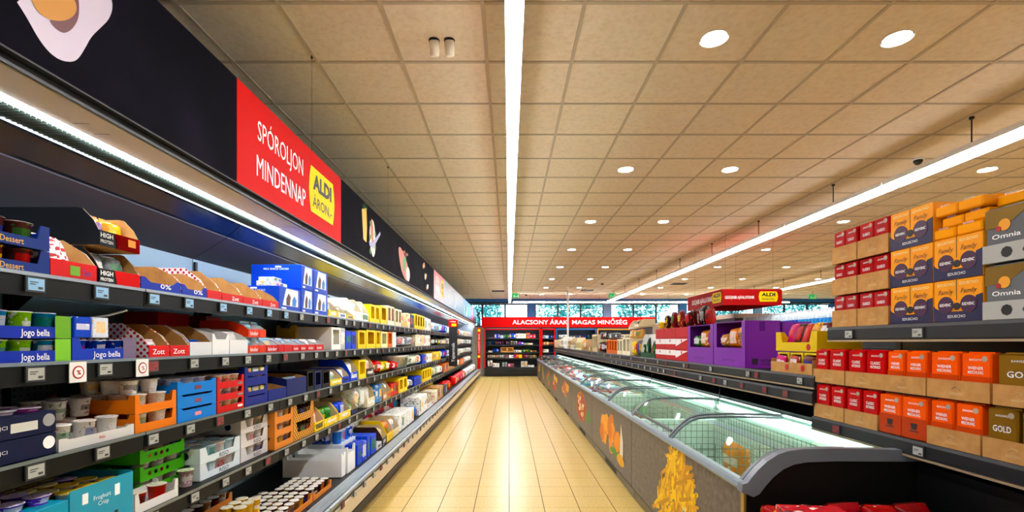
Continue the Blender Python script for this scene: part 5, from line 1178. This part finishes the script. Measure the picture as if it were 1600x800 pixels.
lrow('E', [(594, 612, 655, 'bx', 'white', None, 1), (613, 640, 634, 'bag', 'red', None, 7), (641, 652, 628, 'bag', 'red', None, 4), (653, 668, 606, 'bag', 'sky blue', None, 4), (669, 684, 600, 'bag', 'white', None, 5), (685, 701, 592, 'bag', 'yellow', None, 6)], sb=.34, d=.3, row='back of ')
if 0: place_cups('L', 5.05, DX+.34, zE+.0, .5, 6, 2, .045, .13, 'e4e8f0', 'f0f4f8', 'white blue tub at the back beyond the blue cream tubs', 'cream tub', film=True, bodies=[('e4e8f0', 'f4f6f8'), ('3c78d8', 'e0e8f4')])
# beyond the Tejtermék sign: rows of mostly white cheese pouches
for sh, (z0, X0_, sn) in FARX.items():
    y = 12.78; k = 0
    segs = {'A': ['white', 'red', 'white', 'cream', 'white'], 'B': ['white', 'beige', 'white', 'grey', 'white'], 'C': ['white', 'pale green', 'white', 'grey', 'white'], 'D': ['tan', 'white', 'orange', 'white', 'white'], 'E': ['red', 'red', 'white', 'white', 'white']}[sh]
    for k, c in enumerate(segs):
        its = [(y, X0_+.012, z0, 1.5, .26, .185 if sh != 'E' else .24, 'bag' if c in ('white', 'red', 'grey') else 'bx', c, None, 7)]
        run('L', its, lambda a: 'dairy %s, stretch %s behind the Tejtermék sign' % (sn, ordn[k]), nm='cheese_pouch')
        y += 1.53
# far wall chillers
def wrow(x0, z, spec, where, Y=22.23, hmax=.2):
    x = x0; its = []
    for (w, h, kind, c, n) in spec:
        if c: its.append((x+.04, Y, z+.002, w, .3, h, kind, c, None, n))
        x += w+.01
    run('F', its, lambda a: where)
wrow(-1.0, 1.745, [(.28, .05, 'bx', 'dark grey', 1), (.25, .2, 'bx', 'blue', 3), (.15, .14, 'bx', 'pale blue', 2), (.25, .17, 'bag', 'green', 3), (.3, .22, 'bx', 'blue', 3), (.45, .22, 'bx', 'white', 5), (.18, .25, 'bx', 'orange', 2), (.25, .18, 'bx', 'red', 3)], 'top shelf of wall chiller')
wrow(-1.05, 1.45, [(.35, .15, 'tub', 'sky blue', 4), (.7, .18, 'tub', 'violet', 7), (.32, .17, 'tub', 'white', 4), (.3, .14, 'bx', 'blue', 2), (.4, .08, 'bx', 'beige', 2)], 'second shelf of wall chiller')
wrow(-1.0, 1.10, [(.2, .08, 'bx', 'grey', 2), (.35, .16, 'bag', 'blue', 4), (.6, .23, 'tall', 'tan', 1), (.35, .1, 'bx', 'white', 3), (.38, .13, 'bag', 'green', 5), (.3, .08, 'bag', 'tan', 3)], 'third shelf of wall chiller')
wrow(-1.05, .84, [(.55, .14, 'bag', 'cream', 6), (.25, .15, 'bag', 'white', 3), (.18, .16, 'bx', 'dark grey', 1), (.2, .14, 'bx', 'white', 2), (.22, .2, 'bx', 'red', 2), (.15, .16, 'bx', 'yellow', 1), (.32, .18, 'bag', 'pink', 4), (.35, .14, 'bag', 'beige', 4)], 'fourth shelf of wall chiller')
wrow(-1.05, .42, [(.25, .3, 'bag', 'white', 2), (.3, .18, 'bx', 'white', 3), (.1, .05, 'bx', None, 1), (.25, .22, 'bag', 'pale green', 2), (.3, .16, 'bx', 'pink', 2), (.3, .05, 'bx', None, 1), (.3, .28, 'bx', 'grey', 1), (.3, .1, 'bx', 'white', 2)], 'bottom of wall chiller')
for j, z in enumerate((1.745, 1.45, 1.10, .84)):
    wn_ = ('top', 'second', 'third', 'fourth')[j]
    wrow(1.52, z, [(.26, .14, 'bx', ('pale blue', 'tan', 'white', 'pink')[j], 3), (.26, .12, 'bag', ('blue', 'orange', 'black', 'white')[j], 3)], wn_+' shelf of narrow wall chiller')
    wrow(2.25, z, [(.4, .16, 'bag', ('white', 'beige', 'grey', 'tan')[j], 4), (.5, .12, 'bx', ('dark grey', 'navy', 'brown', 'red')[j], 3), (.5, .15, 'bag', ('navy', 'blue', 'white', 'cream')[j], 4)], wn_+' shelf of blue edged wall chiller')
    wrow(4.12, z, [(.7, .16, 'bag', ('brown', 'violet', 'tan', 'cream')[j], 5), (.7, .18, 'bx', ('beige', 'white', 'beige', 'tan')[j], 5), (.6, .15, 'bag', ('violet', 'cream', 'brown', 'beige')[j], 4)], wn_+' shelf of amber edged wall chiller')
# tags printed under the wall chiller: none legible

# ---- right shelf beyond the coffee
zR = 1.342
def rrow(entries, X=GX+.01, d=.3, row='', zo=0):
    its = []
    for (p0, p1, yt, kind, c, cc, n) in entries:
        y1, y0 = RY(p0), RY(p1); s = F/y1; h = max(.05, (VY+(EYE-zR-zo)*s-yt)/s)
        its.append((y1-.004, X, zR+zo, y1-y0-.008, d, min(h, .42), kind, c, cc, n))
    run('R', its, lambda a: row+'right shelf '+('behind the pole' if a > 16 else 'before the pole' if a > 10.5 else 'near the orange crate' if a > 7.9 else 'by the green display'))
rrow([(866, 872, 531, 'bx', 'beige', None, 5), (872.3, 880, 529, 'bag', 'cream', None, 5), (880.3, 885, 526, 'bx', 'white', None, 3), (885.3, 891, 530, 'bag', 'beige', None, 4), (891.3, 899, 528, 'oc', 'cream', 'beige', 3), (899.3, 908, 534, 'tall', 'pale yellow', 'tan', 2), (908.3, 914, 531, 'bag', 'tan', None, 3), (914.3, 924.5, 530, 'oc', 'tan', 'orange', 2), (925, 933, 523, 'tall', 'beige', 'white', 2), (933.3, 947, 534, 'bag', 'brown', None, 5)])
rrow([(947.5, 963.5, 531, 'tall', 'orange', 'beige', 2), (964, 972, 530, 'tall', 'cream', 'grey', 2), (972.5, 984, 528, 'tall', 'cream', 'white', 2), (984.5, 990, 533, 'bag', 'yellow', None, 2), (990.3, 998.7, 531, 'bag', 'dark grey', None, 3)])
rrow([(936, 946, 519, 'bag', 'brown', None, 3), (947.5, 962, 521, 'bag', 'dark grey', None, 5), (972, 981, 524, 'bag', 'beige', None, 3), (982, 998, 516, 'bag', 'tan', None, 5)], zo=.275, d=.12, row='upper row, ')
rrow([(983, 998, 501, 'oc', 'beige', 'dark grey', 4)], zo=.46, d=.25, row='topmost, ')
# big grey beige carton and green display
o = sbox(.45, .40, .49, 'b8a890', m=OBJC, name='shipping_box'); put(o, 'R', RY(1000), GX+.19, zR); tag(o, 'tall grey beige shipping box behind the green leafy display', 'box')
o = carton(round(RY(1000.5)-RY(1023), 3), .15, .34, .07, '1c5c34', inner=WHITEM, slope=.3); put(o, 'R', RY(1000.5), GX+.008, zR); tag(o, 'white display carton with green scalloped base and leafy packs', 'carton')
w = RY(1000.5)-RY(1023)
for q in range(5):
    o = unit_item('bag' if q % 2 else 'bag2', ('2c5c24', '4a9a3c', '1c2c1c', '3c7c34', '2c3c20')[q], 'R', RY(1000.5)-.02-q*w/5.5, GX+.025+.02*(q % 2), zR+.01, w/7, .04, .18+.05*(q % 3)); o.rotation_euler.y = (0, .06, -.04, .06, -.04)[q]; tag(o, 'green snack packet in the scalloped green display, %s across' % ordn[q], 'packet')
# red stacked boxes with white panels
w = RY(1023.5)-RY(1074)
y1 = RY(1023.5)
for tier in range(3):
    hh = (.135, .135, .12)[tier]; zz = zR+tier*.137
    for q in range(3):
        ww = round(w/3-.004, 3)
        def fn():
            o = MB().cbox(0, ww, 0, .42, 0, hh, .003).build('snack_case', OBJC, color='c00c14')
            if tier < 2:
                MB().prism([(0, .06), (ww, .06), (ww, hh-.01), (0, hh-.01)] if q < 2 else [(0, .035), (ww*.2, .05), (ww*.5, .08), (ww, hh-.015), (0, hh-.012)], -.002, 0, 'y').build('white_panel', mat('case white', 'f0eaea', .5), o)
                b = MB().lathe([(.018, 0), (.018, .001)], n=16).build('logo_print', DRED, o); rl(b, (ww*.5, -.0025, .1), 'x')
            return o
        o = fn(); put(o, 'R', y1-q*(ww+.004), GX+.008+(.0 if tier < 2 else .0), zz); tag(o, 'red snack case beside the purple boxes, %s tier, %s from left' % (ordn[tier], ordn[q]), 'case')
for q in range(9):
    o = unit_item('bag' if q % 2 else 'bag2', ('e0c41c', 'd8b81c', '3c1410', '5c1014', '7a1418', '40100c', '8a1c1c', '601014', '3a100c')[q], 'R', y1-.02-q*w/9.5, GX+.03+.09*(q % 2), zR+.405, w/9.5, .07, (.10, .12, .17, .15, .2, .14, .19, .2, .16)[q]); o.rotation_euler.y = R.uniform(-.1, .1)
    tag(o, '%s snack bag heaped on the red snack cases, %s across' % ('yellow' if q < 2 else 'dark red', ordn[q]), 'bag')
for q in range(6):
    o = unit_item('bag2', ('7a1418', '2c0c0c', 'b02a1c')[q % 3], 'R', 6.35-q*.16, GX+.24, zR+.402, .15, .09, (.16, .2, .18, .22, .24, .2)[q]); o.rotation_euler.y = .1-.04*q; tag(o, 'dark red snack bag on top of the heap by the purple box, %s across' % ordn[q], 'bag')
# purple instant noodle boxes
PUR = mat('purple card', '8420a8', .45); GIN = mat('grey box inside', '8a8684', .7); DPR = mat('dark purple print', '2a0838', .5)
def noodle(px0, px1, X, lb, win=True, d=.30, h=.405):
    y1, y0 = RY(px0, X), RY(px1, X); w = y1-y0-.006
    t = empty('noodle_box', lb, 'box', 'purple noodle boxes', (X, y1, zR), -L90); e = .004
    MB().box(0, w, d-e, d, 0, h).box(0, w, 0, d, 0, e).box(0, w, .0, d, h-e, h).build('shell', [PUR], t)
    MB().box(0, e, e, d-e, e, h-e).build('side_wall', PUR, t); s = MB().box(w-e, w, 0, d, e, h-e).build('side_wall', PUR, t)
    if win:
        MB().box(0, w, -.001, e, e, h*.42).build('front_wall', PUR, t); MB().box(0, w*.1, -.001, e, h*.42, h-e).build('front_post', PUR, t); MB().box(w*.9, w, -.001, e, h*.42, h-e).build('front_post', PUR, t)
        MB().box(e, w-e, d-.012, d-.005, .02, h-.01).build('lining', GIN, t)
        letter(t, 'INSTANT NOODLE', DPR, w*.5, h*.12, .016, width=w*.4, center=True)
        cols = [('3c7c34', 'pale green'), ('e08a2c', 'orange'), ('d8742c', 'orange'), ('c8985c', 'tan')]
        for q in range(3):
            b = unit_item('bag' if q % 2 else 'bag2', (cols[q][0] if 'left' in lb else ('c89050', 'e0862c', 'd8a878')[q]), 'R', y1-w*.1-q*w*.27, X+.03, zR+.17, w*.24, .14, (.13, .18, .2)[q]); b.rotation_euler.y = R.uniform(-.06, .06)
            tag(b, 'noodle packet in the window of the %s, %s across' % (lb.split(',')[0], ordn[q]), 'packet')
    else: MB().box(0, w, -.001, e, e, h-e).build('front_wall', PUR, t)
    for k_, l in enumerate(('INSTANT', 'NOODLE')): letter(t, l, DPR, d*.62, h*.13-k_*.03, .022, face='right', depth=w+.0012, center=True, width=.1, bold=.01)
    MB().box(w, w+.001, d*.2, d*.36, .03, .08).build('side_print', DPR, t); MB().box(w, w+.0015, d*.4, d*.56, h-.09, h-.01).build('tape', mat('purple tape', '6c1890', .25), t)
noodle(1075, 1115, GX+.01, 'left purple noodle box with a window, green packets', h=.40); noodle(1115.5, 1165, GX+.01, 'front purple noodle box with a window, brown packets')
noodle(1138, 1222, GX+.33, 'rear purple noodle box standing behind the front one', win=False, d=.25, h=.395)
# yellow trays with soup packets on a brown tray
y1 = RY(1204); w = round(y1-RY(1268), 3)
o = MB().box(0, w, 0, .36, 0, .003).build('brown_tray', KRAFT); MB().box(0, w, -.003, 0, 0, .075).build('front_wall', KRAFT, o); MB().box(0, .003, 0, .36, 0, .10).build('side_wall', KRAFT, o); MB().box(w-.003, w, 0, .36, 0, .10).build('side_wall', KRAFT, o)
for cx in (w*.42, w*.8):
    b = rl(MB().lathe([(.022, 0), (.022, .001)], n=18).build('logo_disc', mat('logo red', 'c82818', .4), o), (cx, -.004, .04), 'x'); letter(b, 'Maggi', YEL, 0, 0, .008, width=.028, center=True).location = (-.014, -.004, .0)
put(o, 'R', y1, GX+.006, zR); tag(o, 'brown card tray under the yellow soup trays next to the coffee', 'tray')
for q, (lx, zz, d_) in enumerate(((.0, .15, .3),)):
    o = tray(round(w-.01, 3), .3, .14, 'e4c81c', cut=.45, post=.06, name='display_tray'); put(o, 'R', y1-.005, GX+.04, zR+.155); tag(o, 'yellow notched soup tray raised on the brown tray', 'tray')
    b = rl(MB().lathe([(.022, 0), (.022, .001)], n=18).build('logo_disc', mat('logo red'), o), (w*.8, -.003, .03), 'x')
for q in range(3):
    o = unit_item('tall', 'e4c81c', 'R', y1-.01-q*w/3, GX+.055, zR+.006, w/3-.016, .25, .14); tag(o, 'yellow soup carton in the brown tray, %s from left' % ordn[q], 'carton')
SC = ['c8307a', '5c1c14', 'a83c1c', 'd8a01c', '6c2418', 'c84a6a', '8a3020', 'e0b81c']
for q in range(5):
    o = unit_item('bag' if q % 2 else 'bag2', SC[q], 'R', y1-.03-q*w/5.6, GX+.09, zR+.20, w/6, .05, .17); o.rotation_euler.x = -.3; o.rotation_euler.y = .04*(q % 3-1); tag(o, 'colourful soup packet leaning in the raised yellow tray, %s across' % ordn[q], 'packet')
for q in range(3):
    o = unit_item('bag', SC[q*2], 'R', y1-.03-q*w/3, GX+.014, zR+.01, .12, .035, .12); o.rotation_euler.x = .0; o.rotation_euler.y = .1; tag(o, 'soup packet tilted at the brown tray front, %s across' % ordn[q], 'packet')

# ---- shelves of the next aisle and the water bottles
t = empty('aisle_shelving', 'dark shelving block of the next aisle carrying bottled water', 'shelf', None, (0, 0, 0))
MB().box(4.95, 5.9, 6.2, 10.4, 0, 1.80).build('body', DGREY, t); MB().box(4.93, 4.95, 6.2, 10.4, 1.74, 1.81).build('price_rail', DARK, t)
t = empty('aisle_shelving', 'long beige topped shelving block under the windows', 'shelf', None, (0, 0, 0))
MB().box(5.0, 5.9, 10.7, 20.0, 0, 2.10).build('body', DGREY, t); MB().box(4.96, 5.94, 10.66, 20.04, 2.10, 2.2).build('top_board', mat('pinkish beige board', 'c8b0a0', .6), t)
bb = MB()
for i in range(3):
    for j in range(2): bb.lathe([(.03, 0), (.040, .01), (.040, .2), (.036, .225), (.014, .28), (.014, .30)], .045+i*.09, .045+j*.09, n=10, mi=0)
btm = bb.mesh('bottle_body', [mat('clear water plastic', 'dce8f4', .15)])
def wpack(a, X, z, lb, blue):
    t = empty('water_pack', lb, 'bottle pack', 'shrink packs of bottled water', (X, a, z), -L90)
    m = UM(('wb'), lambda: MB().lathe([(.03, 0), (.040, .01), (.040, .2), (.036, .225), (.014, .28)], n=10).mesh('bottle', mat('clear water plastic')))
    c = UM(('wc'), lambda: MB().lathe([(.016, .28), (.016, .305)], n=10).mesh('cap', mat('pale cap', 'e4e4ec', .4)))
    l = UM(('wl', blue), lambda: MB().lathe([(.041, .03), (.041, .15)], n=10, cap=False).mesh('bottle_label', mat('blue label' if blue else 'light blue label', '1850b8' if blue else '2c98d8', .35)))
    for i in range(3):
        for j in range(2):
            b = new('bottle', m, t); b.location = (.045+i*.09, .045+j*.09, 0); new('cap', c, b); new('bottle_label', l, b)
for i in range(14):
    for j in range(2): wpack(10.35-i*.285, 4.97+j*.2, 1.802, 'shrink pack of six blue labelled water bottles beyond the purple boxes', i < 7)

# ---- frozen goods
def frz(i, lx, ly, z, w, d, h, c, kind, lb, rx=0, ry=0):
    o = unit_item(kind, c, 'R', FY0+(i+1)*FZ_L-lx, FX+ly, z, w, d, h); o.name = 'frozen_bag' if kind[:3] == 'bag' else 'frozen_box'; o.rotation_euler.x = rx; o.rotation_euler.y = ry; tag(o, lb, 'frozen food')
frz(0, .78, .50, .166, .32, .22, .33, 'dce4e4', 'bx', 'white case under the orange bag in the nearest freezer'); frz(0, 1.20, .50, .166, .3, .22, .30, 'e4e8e8', 'bx', 'white case under the red bag in the nearest freezer')
frz(0, .78, .52, .505, .32, .14, .26, 'f4942c', 'bag', 'orange frozen food bag in the nearest freezer', 0, .04)
frz(0, 1.22, .54, .475, .2, .12, .2, 'c84a2c', 'bag2', 'red frozen bag in the nearest freezer'); frz(0, .45, .5, .17, .2, .12, .2, '3c8a3c', 'bag', 'green frozen bag low in the nearest freezer')
frz(1, .30, .45, .166, .4, .3, .30, 'd8dcd8', 'bx', 'white frozen box in the chicken picture freezer'); frz(1, .33, .5, .475, .34, .14, .24, '8ab890', 'bag2', 'pale green frozen bag in the chicken picture freezer')
pal = ['c8203c', 'e4e4ea', '2c5cc8', '8a2c7a', 'e8e8ec', 'd84a2c', '3c88c8', 'd8a43c', 'c83c6a']
for i in range(2, NF):
    for q, lx in enumerate((.1, FZ_L/2+.03)):
        o = new('frozen_case', UM('fcase', lambda: MB().cbox(0, FZ_L/2-.14, 0, .68, 0, .43, .004).mesh('frozen_case', mat('pale blue case', 'c8d4dc', .5)))); put(o, 'R', FY0+(i+1)*FZ_L-lx, FX+.09, .166); tag(o, 'pale case under the frozen packs, %s half of the %s picture freezer' % (('far', 'near')[q], picn[i]), 'case')
    for q in range(6):
        c = pal[(i*3+q) % 9]; frz(i, (.1, .43, .76, 1.18, 1.51, 1.84)[q], .09, .62-.02, .30, .32, .17, c, 'bx' if (q+i) % 3 else 'bag2', '%s frozen pack along the front of the %s picture freezer' % (ordn[q], picn[i]))
        frz(i, (.1, .43, .76, 1.18, 1.51, 1.84)[q], .45, .60, .30, .3, .17, pal[(i+q*2) % 9], 'bx', '%s frozen pack along the back of the %s picture freezer' % (ordn[q], picn[i]))
# red packs in a dark bin before the freezer end
t = empty('display_bin', 'dark bin in front of the freezer end cap', 'bin', None, (1.12, 1.35, 0))
MB().box(0, .85, 0, 1.05, .1, .16).box(0, .85, 0, .02, .16, .68).box(0, .85, 1.03, 1.05, .16, .68).box(0, .02, .02, 1.03, .16, .68).box(.83, .85, .02, 1.03, .16, .68).build('body', BLACK, t)
for q in range(4): MB().lathe([(.03, 0), (.03, .1)], n=10).build('foot', BLACK, t).location = ((.06, .79)[q % 2], (.06, .99)[q//2], 0)
o = sbox(.80, 1.0, .5, '101010', m=OBJC, name='inner_crate'); o.location = (1.145, 1.375, .165); tag(o, 'black crate filling the dark bin under the red packs', 'crate')
o = unit_item('bx', 'c01030', 'F', 1.10+.06, 1.95, .672, .26, .2, .17); o.rotation_euler.z = -.12; o.name = 'snack_pack'; tag(o, 'red pack with white label on top in the dark bin', 'pack')
for q in range(5):
    o = unit_item('bag2', ('b0101c', '8a0c14', 'a01424')[q % 3], 'F', 1.16+.155*q, 2.17, .69, .15, .12, .12); o.rotation_euler.y = R.uniform(-.1, .1); tag(o, 'red snack bag lying in the dark bin, %s from left' % ordn[q], 'bag')

# ---- price tags
PT = MB().box(-.034, .034, -.006, 0, -.026, .026).mesh('price_tag', [mat('tag frame', '3a3c40', .5)])
PS = MB().box(-.028, .028, -.0075, -.006, -.02, .02).mesh('display', mat('tag display', 'b8bab4', .5)); PSR = MB().box(-.028, .028, -.0075, -.006, -.02, .02).mesh('display', mat('red tag display', '9a3c3c', .5)); PSB = MB().box(-.028, .028, -.0075, -.006, -.02, .02).mesh('display', mat('blue lit tag display', '9cc4e4', .4))
PL1 = MB().box(-.022, .006, -.0082, -.0075, .006, .009).box(-.022, -.002, -.0082, -.0075, -.001, .002).box(.006, .022, -.0082, -.0075, -.015, -.007).mesh('tag_print', mat('tag print', '4a4a4c', .6))
def ptag(side, a, X, z, kind, lb, grp, tilt=0):
    t = new('price_tag', PT); put(t, side, a, X, z); t.rotation_euler.x = tilt
    new('display', (PS, PSR, PSB)[kind], t); new('tag_print', PL1, t)
    tag(t, lb, 'price tag', grp)
kn = ('grey', 'red', 'blue tinted')
for sh, dz in (('A', -.036), ('B', -.036), ('C', -.036), ('D', -.036)):
    y = 1.62; q = 0
    while y < 12.3:
        k_ = 2 if sh == 'A' and y < 3.6 else (1 if (q*7+ord(sh)) % 5 == 0 else 0)
        ptag('L', y, XS-.008, SH[sh]+dz, k_, '%s electronic price tag on the %s rail of the dairy chiller' % (kn[k_], FARX[sh][2]), '%s tags %s' % (kn[k_], FARX[sh][2]))
        y += (.26 if y < 5 else .30)+R.uniform(-.03, .03); q += 1
y = 1.9; q = 0
while y < 12.3:
    k_ = 1 if q % 4 == 2 else 0
    ptag('L', y, 1.234, .358, k_, '%s electronic price tag on the lowest chiller nose' % kn[k_], kn[k_]+' tags bottom deck'); y += .27+R.uniform(-.04, .04); q += 1
for q, px in enumerate((115.5, 217)):
    y = LY(px); o = MB().box(0, .07, -.004, -.001, -.075, .0).build('promo_card', WHITEM); put(o, 'L', y-.035, XS-.012, zB-.004)
    rl(MB().lathe([(.024, 0), (.024, .001), ], n=24).lathe([(.019, .0012), (.0191, .0016)], n=24, mi=1).build('ring_print', [DRED, WHITE], o), (.035, -.004, -.038), 'x')
    letter(o, '%', DRED, .035, -.047, .018, center=True, depth=-.0065, bold=.02)
    tag(o, 'white promo card with red ring under the blue yogurt trays, %s' % ('left one' if q == 0 else 'right one'), 'card')
for q, px in enumerate((1112, 1170.5, 1184, 1252, 1070, 1075, 1042, 1029, 1010, 987, 970, 955, 945, 935, 925)):
    k_ = 1 if px in (1184, 1075, 1042) else 0; ptag('R', RY(px), GX-.006, zR-.045, k_, '%s price tag on the upper rail of the long right shelf' % kn[k_], kn[k_]+' tags upper right rail')
for q, px in enumerate((1098, 1119, 1137, 1163, 1199, 1232, 1057, 1040, 1031, 1019, 1010, 1000, 990, 981, 973, 965, 958)):
    k_ = 1 if px in (1119, 1163, 1199, 1232, 1057) else 0; ptag('R', RY(px), GX-.018, zR-.15, k_, '%s price tag on the lower rail of the long right shelf' % kn[k_], kn[k_]+' tags lower right rail')
for px, z, k_, lb in ((1329, 1.652, 0, 'grey price tag under the red coffee stacks'), (1437, 1.652, 0, 'grey price tag under the violet orange coffee cartons'), (1309, 1.076, 1, 'red price tag below the far brown coffee tray'), (1438, 1.076, 0, 'grey price tag below the loose orange coffee packs')):
    ptag('R', RY(px), GX-.006, z-.045, k_, lb, None)
